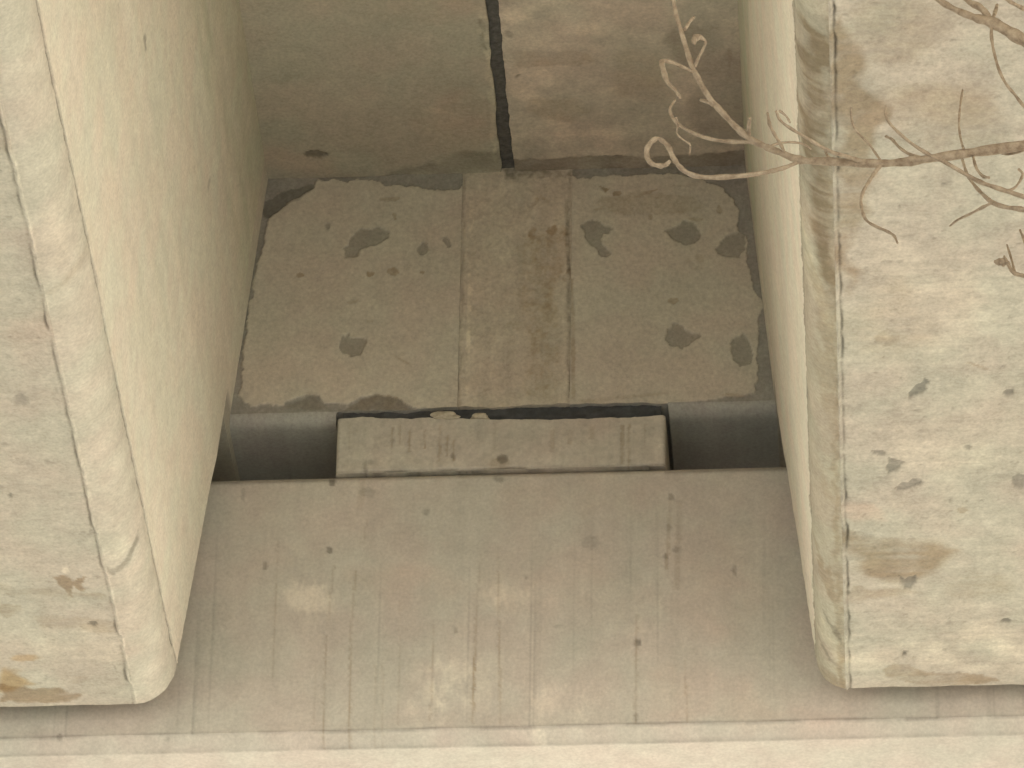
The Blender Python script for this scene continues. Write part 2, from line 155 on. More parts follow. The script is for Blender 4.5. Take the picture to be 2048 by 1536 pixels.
  ('pink', 0.5, 0.025, 0.03, [(0.3113, -0.5067), (0.3593, -0.4834), (0.4767, -0.511), (0.6036, -0.6118), (0.7521, -0.6034), (0.7515, -0.6398), (0.3169, -0.6362)]),
  ('pink', 0.3, 0.04, 0.05, [(0.3269, -0.3091), (0.3078, -0.341), (0.2542, -0.3656), (0.1766, -0.3779), (0.0904, -0.3756), (0.0124, -0.3591), (-0.042, -0.3317), (-0.0618, -0.2986), (-0.0431, -0.2665), (0.0106, -0.2418), (0.0887, -0.2294), (0.1754, -0.2318), (0.2536, -0.2484), (0.3076, -0.2761)]),
  ('pink', 0.4, 0.04, 0.05, [(0.37, -0.0964), (0.3528, -0.1206), (0.3046, -0.1391), (0.235, -0.1481), (0.1577, -0.146), (0.0878, -0.133), (0.0393, -0.1118), (0.0216, -0.0865), (0.0386, -0.0621), (0.0868, -0.0435), (0.1567, -0.0344), (0.2344, -0.0366), (0.3044, -0.0497), (0.3527, -0.071)]),
  ('pink', 0.4, 0.03, 0.05, [(-0.0727, -0.2983), (-0.0839, -0.3251), (-0.1165, -0.346), (-0.1639, -0.3567), (-0.2169, -0.3553), (-0.2649, -0.342), (-0.2986, -0.3194), (-0.3112, -0.2919), (-0.3001, -0.265), (-0.2675, -0.244), (-0.2199, -0.2332), (-0.1667, -0.2346), (-0.1185, -0.2481), (-0.085, -0.2708)]),
  ('pink', 0.35, 0.04, 0.05, [(0.5743, -0.3158), (0.5653, -0.3802), (0.5411, -0.4312), (0.5067, -0.4589), (0.4686, -0.4579), (0.4344, -0.4284), (0.4107, -0.3761), (0.4023, -0.3112), (0.4109, -0.2463), (0.435, -0.1945), (0.4698, -0.1663), (0.5083, -0.1673), (0.5428, -0.1975), (0.5663, -0.2505)]),
  ('light', 0.7, 0.003, 0.004, [(0.2442, -0.5638), (0.2528, -0.5664), (0.2444, -0.5967), (0.2296, -0.617), (0.2348, -0.5928)]),
  ('dark', 1, 0.002, 0.002, [(-0.5037, -0.2251), (-0.5041, -0.2294), (-0.5054, -0.2329), (-0.5076, -0.2348), (-0.51, -0.2347), (-0.5122, -0.2327), (-0.5139, -0.2292), (-0.5146, -0.2248), (-0.5142, -0.2204), (-0.5128, -0.2169), (-0.5107, -0.215), (-0.5083, -0.2151), (-0.506, -0.2171), (-0.5044, -0.2207)]),
  ('dark', 0.8, 0.002, 0.003, [(-0.363, -0.1961), (-0.3649, -0.198), (-0.3679, -0.1984), (-0.3715, -0.1973), (-0.3749, -0.195), (-0.3775, -0.1918), (-0.3788, -0.1885), (-0.3784, -0.1856), (-0.3766, -0.1838), (-0.3735, -0.1834), (-0.3699, -0.1844), (-0.3665, -0.1868), (-0.3639, -0.1899), (-0.3627, -0.1933)]),
  ('dark', 1, 0.002, 0.003, [(-0.3618, -0.0181), (-0.3624, -0.0231), (-0.3644, -0.027), (-0.3674, -0.0292), (-0.3708, -0.0291), (-0.374, -0.0267), (-0.3762, -0.0227), (-0.3771, -0.0176), (-0.3765, -0.0126), (-0.3745, -0.0087), (-0.3715, -0.0065), (-0.3681, -0.0066), (-0.3649, -0.009), (-0.3627, -0.013)]),
  ('dark', 0.7, 0.002, 0.002, [(-0.0859, -0.3976), (-0.0864, -0.4008), (-0.0878, -0.4034), (-0.09, -0.4048), (-0.0924, -0.4047), (-0.0945, -0.4032), (-0.0961, -0.4006), (-0.0967, -0.3973), (-0.0962, -0.3941), (-0.0948, -0.3916), (-0.0926, -0.3902), (-0.0902, -0.3903), (-0.088, -0.3918), (-0.0865, -0.3944)]),
  ('dark', 0.8, 0.002, 0.003, [(0.3776, -0.075), (0.3769, -0.0794), (0.3751, -0.0829), (0.3725, -0.0847), (0.3696, -0.0847), (0.367, -0.0826), (0.3652, -0.079), (0.3645, -0.0746), (0.3652, -0.0702), (0.367, -0.0667), (0.3696, -0.0648), (0.3725, -0.0649), (0.3751, -0.0669), (0.3769, -0.0705)]),
  ('dark', 0.6, 0.003, 0.003, [(0.0097, -0.0185), (0.0085, -0.0224), (0.0049, -0.0254), (-0.0004, -0.027), (-0.0062, -0.0268), (-0.0115, -0.0249), (-0.0152, -0.0217), (-0.0166, -0.0178), (-0.0153, -0.0139), (-0.0117, -0.0109), (-0.0065, -0.0093), (-0.0006, -0.0095), (0.0047, -0.0114), (0.0084, -0.0146)]),
  ('dark', 0.5, 0.002, 0.002, [(0.0654, -0.2708), (0.065, -0.2729), (0.0638, -0.2746), (0.0621, -0.2756), (0.0602, -0.2755), (0.0584, -0.2745), (0.0572, -0.2727), (0.0567, -0.2705), (0.0571, -0.2684), (0.0583, -0.2667), (0.06, -0.2657), (0.062, -0.2658), (0.0637, -0.2668), (0.0649, -0.2686)]),
  ('dark', 0.45, 0.003, 0.003, [(-0.1516, -0.0994), (-0.1524, -0.1032), (-0.1548, -0.1063), (-0.1582, -0.1079), (-0.1621, -0.1078), (-0.1657, -0.1059), (-0.1682, -0.1028), (-0.1691, -0.0989), (-0.1683, -0.095), (-0.166, -0.092), (-0.1625, -0.0904), (-0.1586, -0.0905), (-0.1551, -0.0923), (-0.1526, -0.0955)]),
  ('dark', 0.5, 0.003, 0.002, [(-0.5586, -0.0445), (-0.5587, -0.0522), (-0.5597, -0.0584), (-0.5613, -0.0618), (-0.5633, -0.0618), (-0.5652, -0.0583), (-0.5666, -0.052), (-0.5674, -0.0442), (-0.5672, -0.0364), (-0.5662, -0.0302), (-0.5646, -0.0268), (-0.5627, -0.0269), (-0.5608, -0.0304), (-0.5593, -0.0367)]),
  ('dark', 0.5, 0.003, 0.002, [(0.5133, -0.2642), (0.5129, -0.2712), (0.5116, -0.2769), (0.5099, -0.28), (0.508, -0.2799), (0.5063, -0.2767), (0.5051, -0.271), (0.5047, -0.264), (0.5052, -0.2569), (0.5064, -0.2513), (0.5082, -0.2482), (0.5101, -0.2482), (0.5118, -0.2514), (0.513, -0.2571)]),
  ('dark', 0.4, 0.003, 0.003, [(0.3743, -0.1535), (0.3737, -0.1573), (0.3719, -0.1603), (0.3693, -0.162), (0.3664, -0.1619), (0.3638, -0.1601), (0.3619, -0.157), (0.3613, -0.1531), (0.3619, -0.1493), (0.3637, -0.1463), (0.3664, -0.1446), (0.3693, -0.1447), (0.3719, -0.1465), (0.3737, -0.1496)]),
  ('dark', 0.4, 0.003, 0.003, [(0.3927, -0.2082), (0.3919, -0.212), (0.3898, -0.215), (0.3868, -0.2166), (0.3834, -0.2165), (0.3804, -0.2147), (0.3783, -0.2116), (0.3775, -0.2078), (0.3783, -0.204), (0.3804, -0.201), (0.3834, -0.1994), (0.3868, -0.1994), (0.3898, -0.2012), (0.3919, -0.2044)]),
  ('dark', 0.5, 0.002, 0.002, [(0.3657, -0.225), (0.3652, -0.2283), (0.364, -0.2309), (0.3623, -0.2323), (0.3604, -0.2322), (0.3586, -0.2307), (0.3574, -0.2281), (0.357, -0.2248), (0.3574, -0.2215), (0.3586, -0.219), (0.3604, -0.2176), (0.3623, -0.2176), (0.364, -0.2191), (0.3652, -0.2218)]),
  ('dark', 0.8, 0.003, 0.003, [(0.3068, -0.4389), (0.3061, -0.4432), (0.304, -0.4465), (0.301, -0.4484), (0.2977, -0.4483), (0.2946, -0.4463), (0.2926, -0.4428), (0.2918, -0.4385), (0.2925, -0.4342), (0.2946, -0.4308), (0.2976, -0.429), (0.3009, -0.4291), (0.304, -0.4311), (0.306, -0.4346)]),
  ('dark', 0.4, 0.002, 0.003, [(0.1444, -0.3938), (0.1434, -0.3954), (0.1404, -0.3966), (0.1361, -0.3972), (0.1313, -0.3971), (0.127, -0.3962), (0.124, -0.3949), (0.1229, -0.3932), (0.124, -0.3916), (0.1269, -0.3904), (0.1312, -0.3898), (0.136, -0.3899), (0.1404, -0.3908), (0.1433, -0.3922)]),
  ('dark', 0.7, 0.002, 0.003, [(0.302, -0.6225), (0.3015, -0.6278), (0.3, -0.632), (0.2979, -0.6342), (0.2955, -0.6342), (0.2934, -0.6318), (0.2919, -0.6275), (0.2914, -0.6222), (0.2919, -0.617), (0.2933, -0.6128), (0.2954, -0.6105), (0.2978, -0.6105), (0.3, -0.6129), (0.3014, -0.6172)]),
  ('dark', 0.6, 0.002, 0.003, [(-0.9279, -0.6394), (-0.9284, -0.642), (-0.9301, -0.6441), (-0.9326, -0.6452), (-0.9355, -0.6452), (-0.9381, -0.6439), (-0.94, -0.6417), (-0.9408, -0.6391), (-0.9403, -0.6364), (-0.9387, -0.6344), (-0.9361, -0.6332), (-0.9332, -0.6333), (-0.9306, -0.6346), (-0.9287, -0.6367)]),
  ('dark', 0.5, 0.002, 0.002, [(-0.6976, -0.6451), (-0.698, -0.6467), (-0.6995, -0.6479), (-0.7016, -0.6486), (-0.704, -0.6485), (-0.7062, -0.6477), (-0.7077, -0.6464), (-0.7083, -0.6448), (-0.7078, -0.6432), (-0.7064, -0.642), (-0.7043, -0.6414), (-0.7019, -0.6414), (-0.6997, -0.6422), (-0.6982, -0.6435)]),
  ('dark', 0.4, 0.003, 0.003, [(0.2162, -0.1869), (0.2143, -0.1945), (0.2089, -0.2005), (0.2011, -0.2037), (0.1925, -0.2035), (0.1846, -0.1999), (0.1792, -0.1936), (0.1772, -0.1858), (0.179, -0.1782), (0.1844, -0.1722), (0.1922, -0.169), (0.2009, -0.1693), (0.2088, -0.1729), (0.2142, -0.1792)]),
  ('dark', 0.3, 0.003, 0.003, [(-0.2732, -0.0462), (-0.2748, -0.0517), (-0.2796, -0.056), (-0.2865, -0.0583), (-0.2943, -0.0581), (-0.3014, -0.0554), (-0.3064, -0.0508), (-0.3083, -0.0452), (-0.3067, -0.0397), (-0.302, -0.0354), (-0.295, -0.0331), (-0.2872, -0.0333), (-0.2801, -0.036), (-0.2751, -0.0406)]),
 ],
 'block': [
  ('brown', 0.6, 0.002, 0.002, [(-0.2423, 0.1202), (-0.2379, 0.12), (-0.2377, 0.0683), (-0.2422, 0.0685)]),
  ('brown', 0.45, 0.002, 0.002, [(-0.226, 0.1262), (-0.2215, 0.126), (-0.2214, 0.0743), (-0.2258, 0.0744)]),
  ('brown', 0.5, 0.002, 0.002, [(-0.2041, 0.1126), (-0.1986, 0.1124), (-0.1984, 0.0543), (-0.2039, 0.0544)]),
  ('brown', 0.5, 0.002, 0.002, [(-0.1705, 0.1116), (-0.1661, 0.1114), (-0.1661, 0.0598), (-0.1705, 0.0599)]),
  ('brown', 0.5, 0.002, 0.002, [(-0.1388, 0.1236), (-0.1322, 0.1234), (-0.1313, 0.0266), (-0.1379, 0.0268)]),
  ('brown', 0.6, 0.002, 0.002, [(-0.1212, 0.0972), (-0.1157, 0.097), (-0.1157, 0.039), (-0.1211, 0.0392)]),
  ('brown', 0.6, 0.002, 0.002, [(-0.1072, 0.0838), (-0.1006, 0.0837), (-0.1006, 0.0257), (-0.1072, 0.0259)]),
  ('brown', 0.35, 0.002, 0.002, [(0.1068, 0.1034), (0.1178, 0.103), (0.1173, 0.0451), (0.1063, 0.0454)]),
  ('brown', 0.5, 0.002, 0.002, [(0.2614, 0.1117), (0.2702, 0.1114), (0.2695, 0.0086), (0.2608, 0.0088)]),
  ('brown', 0.4, 0.002, 0.002, [(0.2768, 0.1113), (0.2834, 0.1111), (0.2827, 0.0018), (0.2761, 0.002)]),
  ('brown', 0.3, 0.002, 0.002, [(0.313, 0.1102), (0.3173, 0.1101), (0.3164, 0.0457), (0.312, 0.0458)]),
  ('brown', 0.3, 0.002, 0.002, [(0.1934, 0.1137), (0.2066, 0.1133), (0.2057, 0.0746), (0.1926, 0.075)]),
  ('brown', 0.3, 0.002, 0.002, [(0.1441, 0.1023), (0.1573, 0.1019), (0.1565, 0.0632), (0.1434, 0.0636)]),
  ('brown', 0.2, 0.002, 0.002, [(-0.0178, 0.1265), (-0.0112, 0.1263), (-0.0111, 0.0553), (-0.0177, 0.0554)]),
  ('brown', 0.2, 0.002, 0.002, [(-0.3369, 0.1294), (-0.3314, 0.1293), (-0.3307, 0.0646), (-0.3362, 0.0648)]),
  ('dark', 0.6, 0.002, 0.003, [(-0.2348, 0.0824), (-0.2351, 0.0791), (-0.2363, 0.0764), (-0.238, 0.075), (-0.24, 0.075), (-0.2418, 0.0766), (-0.2431, 0.0793), (-0.2436, 0.0827), (-0.2433, 0.086), (-0.2421, 0.0887), (-0.2404, 0.0902), (-0.2384, 0.0901), (-0.2366, 0.0885), (-0.2353, 0.0858)]),
  ('dark', 0.6, 0.002, 0.004, [(-0.1008, 0.0386), (-0.1013, 0.033), (-0.1027, 0.0286), (-0.1048, 0.0262), (-0.1073, 0.0262), (-0.1095, 0.0288), (-0.1112, 0.0333), (-0.1118, 0.0389), (-0.1114, 0.0445), (-0.1099, 0.0489), (-0.1078, 0.0513), (-0.1053, 0.0512), (-0.1031, 0.0487), (-0.1015, 0.0442)]),
  ('dark', 0.7, 0.003, 0.004, [(0.0134, 0.0288), (0.0125, 0.0244), (0.0098, 0.0209), (0.0059, 0.019), (0.0015, 0.0191), (-0.0025, 0.0212), (-0.0053, 0.0249), (-0.0063, 0.0294), (-0.0054, 0.0338), (-0.0028, 0.0373), (0.0012, 0.0392), (0.0056, 0.0391), (0.0096, 0.037), (0.0123, 0.0333)]),
  ('dark', 0.5, 0.003, 0.004, [(-0.2914, 0.0184), (-0.2919, 0.0117), (-0.2936, 0.0064), (-0.2961, 0.0035), (-0.2991, 0.0036), (-0.3018, 0.0066), (-0.3038, 0.0121), (-0.3046, 0.0188), (-0.3041, 0.0255), (-0.3025, 0.0308), (-0.2999, 0.0337), (-0.297, 0.0336), (-0.2942, 0.0305), (-0.2923, 0.0251)]),
  ('dark', 0.6, 0.003, 0.003, [(-0.2819, 0.031), (-0.2823, 0.0282), (-0.2838, 0.026), (-0.286, 0.0248), (-0.2884, 0.0249), (-0.2907, 0.0262), (-0.2922, 0.0285), (-0.2929, 0.0313), (-0.2924, 0.0341), (-0.2909, 0.0363), (-0.2888, 0.0374), (-0.2863, 0.0374), (-0.2841, 0.0361), (-0.2825, 0.0338)]),
  ('brown', 0.4, 0.006, 0.008, [(0.0201, 0.0222), (0.018, 0.0145), (0.012, 0.0084), (0.0033, 0.0052), (-0.0065, 0.0055), (-0.0153, 0.0092), (-0.0215, 0.0156), (-0.0238, 0.0235), (-0.0217, 0.0312), (-0.0158, 0.0373), (-0.007, 0.0405), (0.0027, 0.0402), (0.0116, 0.0365), (0.0178, 0.0301)]),
  ('light', 0.3, 0.01, 0.01, [(-0.1996, 0.035), (-0.2059, 0.0274), (-0.2241, 0.0216), (-0.2504, 0.0189), (-0.2798, 0.0198), (-0.3063, 0.024), (-0.3248, 0.0308), (-0.3316, 0.0388), (-0.3253, 0.0465), (-0.3071, 0.0522), (-0.2807, 0.0549), (-0.2513, 0.0541), (-0.2247, 0.0498), (-0.2063, 0.043)]),
 ],
 'deck_left': [
  ('dark', 0.9, 0.002, 0.003, [(-0.3942, -0.0922), (-0.3975, -0.0864), (-0.4054, -0.0819), (-0.4165, -0.0798), (-0.4285, -0.0804), (-0.4391, -0.0836), (-0.4461, -0.0888), (-0.4481, -0.0949), (-0.4449, -0.1007), (-0.4369, -0.1051), (-0.4259, -0.1073), (-0.4139, -0.1067), (-0.4033, -0.1035), (-0.3963, -0.0983)]),
  ('light', 0.5, 0.004, 0.005, [(-0.0996, -0.2381), (-0.1046, -0.2356), (-0.1171, -0.2366), (-0.1345, -0.241), (-0.1535, -0.2479), (-0.1702, -0.256), (-0.1814, -0.2636), (-0.1849, -0.2692), (-0.1799, -0.2718), (-0.1675, -0.2707), (-0.1501, -0.2663), (-0.1311, -0.2594), (-0.1144, -0.2514), (-0.1031, -0.2438)]),
  ('light', 0.25, 0.006, 0.006, [(-0.1633, -0.246), (-0.1655, -0.2421), (-0.1716, -0.2379), (-0.1806, -0.2342), (-0.1906, -0.2317), (-0.1996, -0.2309), (-0.2059, -0.232), (-0.2082, -0.2348), (-0.206, -0.2386), (-0.1998, -0.2428), (-0.1909, -0.2466), (-0.1809, -0.2491), (-0.1719, -0.2498), (-0.1656, -0.2487)]),
  ('dark', 0.35, 0.008, 0.01, [(-0.4163, -0.4116), (-0.4186, -0.4005), (-0.4269, -0.388), (-0.4397, -0.3767), (-0.4544, -0.3687), (-0.4681, -0.3657), (-0.4781, -0.3682), (-0.4824, -0.3758), (-0.4801, -0.387), (-0.4718, -0.3995), (-0.459, -0.4108), (-0.4443, -0.4187), (-0.4306, -0.4217), (-0.4206, -0.4192)]),
  ('pink', 0.4, 0.03, 0.03, [(-0.0013, -0.624), (-0.0166, -0.5928), (-0.0547, -0.5689), (-0.1081, -0.5572), (-0.1662, -0.5602), (-0.2173, -0.5771), (-0.2512, -0.6046), (-0.2612, -0.6372), (-0.2455, -0.6683), (-0.2072, -0.6918), (-0.1541, -0.7033), (-0.0966, -0.7003), (-0.0458, -0.6837), (-0.0118, -0.6564)]),
  ('pink', 0.5, 0.02, 0.03, [(-0.0098, -0.2083), (-0.0212, -0.1582), (-0.0459, -0.1185), (-0.079, -0.0973), (-0.1139, -0.099), (-0.1435, -0.1233), (-0.1619, -0.1652), (-0.1654, -0.2161), (-0.1536, -0.2659), (-0.1289, -0.3049), (-0.0961, -0.3255), (-0.0617, -0.3237), (-0.0324, -0.3001), (-0.0138, -0.2589)]),
  ('pink', 0.5, 0.02, 0.03, [(-0.3712, -0.0494), (-0.3826, -0.0241), (-0.4096, -0.0046), (-0.447, 0.0052), (-0.4872, 0.0032), (-0.5223, -0.0102), (-0.5451, -0.0321), (-0.5513, -0.0584), (-0.5397, -0.0836), (-0.5126, -0.1029), (-0.4755, -0.1125), (-0.4355, -0.1105), (-0.4006, -0.0974), (-0.3777, -0.0756)]),
  ('light', 0.6, 0.002, 0.006, [(-0.0127, -0.6613), (0.0035, -0.6605), (0.0027, -0.4563), (-0.0048, -0.2468), (-0.0159, -0.0319), (-0.0248, -0.0323), (-0.0175, -0.286), (-0.0161, -0.5135)]),
  ('dark', 0.55, 0.003, 0.006, [(-0.0171, -0.5879), (-0.0084, -0.5874), (-0.0068, -0.4755), (-0.0152, -0.4666)]),
  ('dark', 0.5, 0.01, 0.01, [(-0.0855, -0.0947), (-0.0085, -0.0711), (-0.0135, -0.0019), (-0.2625, -0.0002), (-0.2604, -0.0241), (-0.1455, -0.0482)]),
  ('dark', 0.6, 0.002, 0.003, [(-0.4955, -0.5339), (-0.496, -0.5315), (-0.4972, -0.5296), (-0.4986, -0.5285), (-0.5, -0.5286), (-0.5012, -0.5298), (-0.5019, -0.5318), (-0.502, -0.5342), (-0.5014, -0.5366), (-0.5003, -0.5385), (-0.4989, -0.5395), (-0.4974, -0.5394), (-0.4962, -0.5383), (-0.4955, -0.5363)]),
 ],
 'deck_right': [
  ('pink', 0.3, 0.05, 0.05, [(0.0338, -0.659), (0.573, -0.6317), (0.5485, 0.0358), (-0.0142, 0.008)]),
  ('light', 0.45, 0.015, 0.03, [(0.1369, -0.5801), (0.1295, -0.5483), (0.1127, -0.5233), (0.0899, -0.51), (0.0657, -0.5112), (0.0448, -0.5267), (0.0316, -0.5532), (0.0285, -0.5856), (0.0361, -0.6172), (0.053, -0.642), (0.0756, -0.655), (0.0996, -0.6538), (0.1203, -0.6386), (0.1337, -0.6123)]),
  ('light', 0.4, 0.012, 0.02, [(0.1267, -0.3363), (0.1199, -0.3076), (0.1046, -0.285), (0.0837, -0.273), (0.0616, -0.2741), (0.0425, -0.2881), (0.0304, -0.3121), (0.0275, -0.3413), (0.0345, -0.3699), (0.0498, -0.3922), (0.0705, -0.404), (0.0924, -0.4029), (0.1114, -0.3891), (0.1236, -0.3654)]),
  ('light', 0.3, 0.02, 0.03, [(0.1557, -0.1806), (0.1477, -0.1599), (0.1281, -0.1439), (0.1007, -0.1358), (0.0709, -0.1373), (0.0447, -0.148), (0.0273, -0.1659), (0.0222, -0.1873), (0.0303, -0.208), (0.0499, -0.2239), (0.0772, -0.2319), (0.1069, -0.2304), (0.1329, -0.2197), (0.1504, -0.202)]),
  ('light', 0.3, 0.02, 0.03, [(0.3094, -0.5529), (0.3021, -0.5371), (0.2833, -0.5252), (0.2567, -0.5193), (0.2277, -0.5208), (0.2019, -0.5293), (0.1846, -0.5431), (0.1792, -0.5595), (0.1866, -0.5752), (0.2054, -0.5871), (0.2319, -0.5929), (0.2608, -0.5914), (0.2865, -0.583), (0.3038, -0.5692)]),
  ('light', 0.25, 0.02, 0.03, [(0.3645, -0.1215), (0.3508, -0.1119), (0.3132, -0.1056), (0.2592, -0.1037), (0.1996, -0.1067), (0.1461, -0.1139), (0.1095, -0.1239), (0.0969, -0.1348), (0.1108, -0.1443), (0.1484, -0.1505), (0.2023, -0.1524), (0.2618, -0.1494), (0.3151, -0.1423), (0.3518, -0.1323)]),
  ('dark', 0.9, 0.002, 0.003, [(0.0456, -0.3632), (0.0546, -0.3818), (0.0599, -0.3777), (0.0522, -0.3629)]),
  ('brown', 0.6, 0.006, 0.01, [(0.0439, -0.4636), (0.1734, -0.4665), (0.2362, -0.4162), (0.1912, -0.3996), (0.0491, -0.4124)]),
  ('brown', 0.5, 0.02, 0.03, [(0.3982, -0.3608), (0.3882, -0.3117), (0.3648, -0.2729), (0.3327, -0.2522), (0.2983, -0.2539), (0.2685, -0.2777), (0.2493, -0.3186), (0.2444, -0.3685), (0.2548, -0.4173), (0.2783, -0.4554), (0.3101, -0.4755), (0.344, -0.4738), (0.3736, -0.4506), (0.3929, -0.4103)]),
  ('dark', 0.4, 0.02, 0.03, [(0.5593, -0.2572), (0.5499, -0.1823), (0.5291, -0.1223), (0.501, -0.0897), (0.4712, -0.0912), (0.4458, -0.1265), (0.43, -0.1883), (0.4268, -0.2638), (0.4367, -0.338), (0.4576, -0.3964), (0.4853, -0.4278), (0.5144, -0.4263), (0.5395, -0.3923), (0.5555, -0.3321)]),
  ('dark', 0.45, 0.02, 0.03, [(0.5233, -0.4676), (0.5152, -0.4273), (0.4957, -0.3955), (0.4686, -0.3786), (0.4393, -0.3801), (0.4138, -0.3996), (0.3971, -0.4332), (0.3926, -0.4742), (0.401, -0.5142), (0.4206, -0.5456), (0.4475, -0.5621), (0.4764, -0.5606), (0.5017, -0.5415), (0.5185, -0.5083)]),
  ('brown', 0.8, 0.003, 0.004, [(0.5259, -0.4205), (0.5245, -0.4026), (0.5221, -0.3883), (0.5192, -0.3804), (0.5162, -0.3806), (0.5139, -0.3887), (0.5127, -0.4032), (0.5128, -0.4212), (0.5141, -0.4391), (0.5165, -0.4533), (0.5194, -0.4611), (0.5224, -0.461), (0.5247, -0.4529), (0.5259, -0.4385)]),
  ('brown', 0.5, 0.01, 0.02, [(0.2036, -0.2364), (0.196, -0.22), (0.1767, -0.2075), (0.1495, -0.2014), (0.1199, -0.2028), (0.0936, -0.2116), (0.0761, -0.226), (0.0706, -0.2431), (0.0783, -0.2594), (0.0976, -0.2719), (0.1247, -0.278), (0.1542, -0.2765), (0.1804, -0.2678), (0.198, -0.2535)]),
  ('dark', 0.75, 0.004, 0.006, [(-0.0012, -0.047), (0.1025, -0.0498), (0.2154, -0.0561), (0.3268, -0.0387), (0.4395, -0.0489), (0.5522, -0.0631), (0.5478, 0.0558), (-0.01, 0.0282)]),
  ('dark', 0.6, 0.003, 0.004, [(0.0528, -0.5286), (0.0515, -0.5222), (0.0487, -0.5172), (0.045, -0.5145), (0.0411, -0.5147), (0.0378, -0.5177), (0.0358, -0.523), (0.0354, -0.5295), (0.0367, -0.5359), (0.0395, -0.541), (0.0432, -0.5437), (0.0471, -0.5435), (0.0503, -0.5404), (0.0524, -0.5351)]),
 ],
 'soffit_right': [
  ('brown', 0.9, 0.018, 0.03, [(0.772, -2.4514), (0.8085, -2.4949), (0.8322, -2.3566), (0.8587, -2.2466), (0.8833, -2.2061), (0.8389, -2.153), (0.8282, -2.0736), (0.8286, -1.9107), (0.8128, -1.7782), (0.79, -1.6776), (0.7706, -1.5752), (0.7553, -1.645), (0.7607, -2.0769)]),
  ('dark', 0.22, 0.025, 0.03, [(0.8043, -2.3117), (0.8494, -2.3249), (0.8755, -2.277), (0.8655, -2.2228), (0.8201, -2.2093)]),
  ('brown', 0.35, 0.03, 0.04, [(0.9846, -2.4406), (0.9745, -2.3883), (0.9469, -2.347), (0.9071, -2.3251), (0.8634, -2.3273), (0.8244, -2.3531), (0.7982, -2.3972), (0.7897, -2.4505), (0.8006, -2.5024), (0.8284, -2.5427), (0.8676, -2.5638), (0.9106, -2.5616), (0.949, -2.5366), (0.9755, -2.4935)]),
  ('brown', 0.3, 0.03, 0.04, [(1.0998, -2.1717), (1.0882, -2.131), (1.0554, -2.0993), (1.0079, -2.0831), (0.9552, -2.0857), (0.908, -2.1066), (0.8758, -2.1415), (0.8648, -2.1834), (0.8772, -2.2238), (0.9101, -2.2549), (0.9572, -2.2706), (1.0091, -2.268), (1.0558, -2.2476), (1.0882, -2.2133)]),
  ('rust', 0.15, 0.03, 0.04, [(1.0457, -2.2059), (1.0376, -2.179), (1.0149, -2.1581), (0.9821, -2.1474), (0.9458, -2.1492), (0.9133, -2.1631), (0.891, -2.1863), (0.8834, -2.214), (0.8919, -2.2408), (0.9147, -2.2615), (0.9472, -2.2719), (0.9832, -2.2701), (1.0155, -2.2564), (1.0378, -2.2335)]),
  ('brown', 0.25, 0.03, 0.04, [(0.9003, -1.4992), (0.8937, -1.4308), (0.8769, -1.3759), (0.8532, -1.346), (0.8275, -1.3472), (0.805, -1.3794), (0.7902, -1.4357), (0.7861, -1.5047), (0.7933, -1.5725), (0.8102, -1.6258), (0.8335, -1.6545), (0.8586, -1.6533), (0.8808, -1.6223), (0.8957, -1.5675)]),
  ('pink', 0.7, 0.012, 0.015, [(0.7589, -0.8347), (0.8307, -0.8217), (0.8417, -0.7669), (0.7689, -0.7469)]),
  ('brown', 0.85, 0.025, 0.04, [(0.756, -0.7083), (0.8284, -0.6951), (0.909, -0.6854), (0.9691, -0.6392), (0.928, -0.5815), (0.8562, -0.5448), (0.7603, -0.5893)]),
  ('brown', 0.35, 0.02, 0.03, [(1.1007, -0.4933), (1.0936, -0.4717), (1.0737, -0.455), (1.0449, -0.4465), (1.013, -0.448), (0.9843, -0.4591), (0.9646, -0.4776), (0.9577, -0.4999), (0.965, -0.5214), (0.9849, -0.5379), (1.0136, -0.5463), (1.0453, -0.5448), (1.0738, -0.5338), (1.0936, -0.5155)]),
  ('light', 0.5, 0.03, 0.03, [(0.7495, -0.3461), (0.8619, -0.258), (1.1193, -0.3498), (1.1196, -0.1623), (0.7451, -0.1581)]),
  ('light', 0.3, 0.04, 0.05, [(1.0906, -1.0189), (1.0788, -0.9704), (1.0458, -0.9325), (0.998, -0.9127), (0.945, -0.9152), (0.8975, -0.9394), (0.8652, -0.9805), (0.8543, -1.03), (0.8667, -1.0781), (0.9, -1.1153), (0.9473, -1.1345), (0.9995, -1.132), (1.0464, -1.1084), (1.0789, -1.0681)]),
  ('light', 0.3, 0.04, 0.05, [(1.0242, -1.5282), (1.0143, -1.4373), (0.9872, -1.3644), (0.9483, -1.3248), (0.9054, -1.3269), (0.8674, -1.3702), (0.8421, -1.4456), (0.8344, -1.5374), (0.8454, -1.627), (0.8728, -1.6971), (0.9109, -1.7346), (0.9526, -1.7325), (0.9898, -1.6914), (1.0154, -1.6187)]),
  ('brown', 0.7, 0.004, 0.006, [(0.8237, -0.1546), (0.845, -0.179), (0.8815, -0.1731), (0.9125, -0.14), (0.9857, -0.1303), (1.038, -0.1237), (1.0662, -0.0927), (1.0274, -0.0859), (0.9013, -0.0894), (0.8492, -0.1152)]),
  ('spall', 1, 0.0015, 0.006, [(0.8916, -1.2225), (0.8968, -1.2496), (0.9087, -1.2671), (0.9263, -1.2844), (0.934, -1.2804), (0.9259, -1.2518), (0.9102, -1.2344)]),
  ('spall', 0.9, 0.001, 0.004, [(0.8434, -0.974), (0.8518, -1.0019), (0.8734, -0.9953), (0.8831, -0.9816), (0.8708, -0.9538), (0.8528, -0.9452)]),
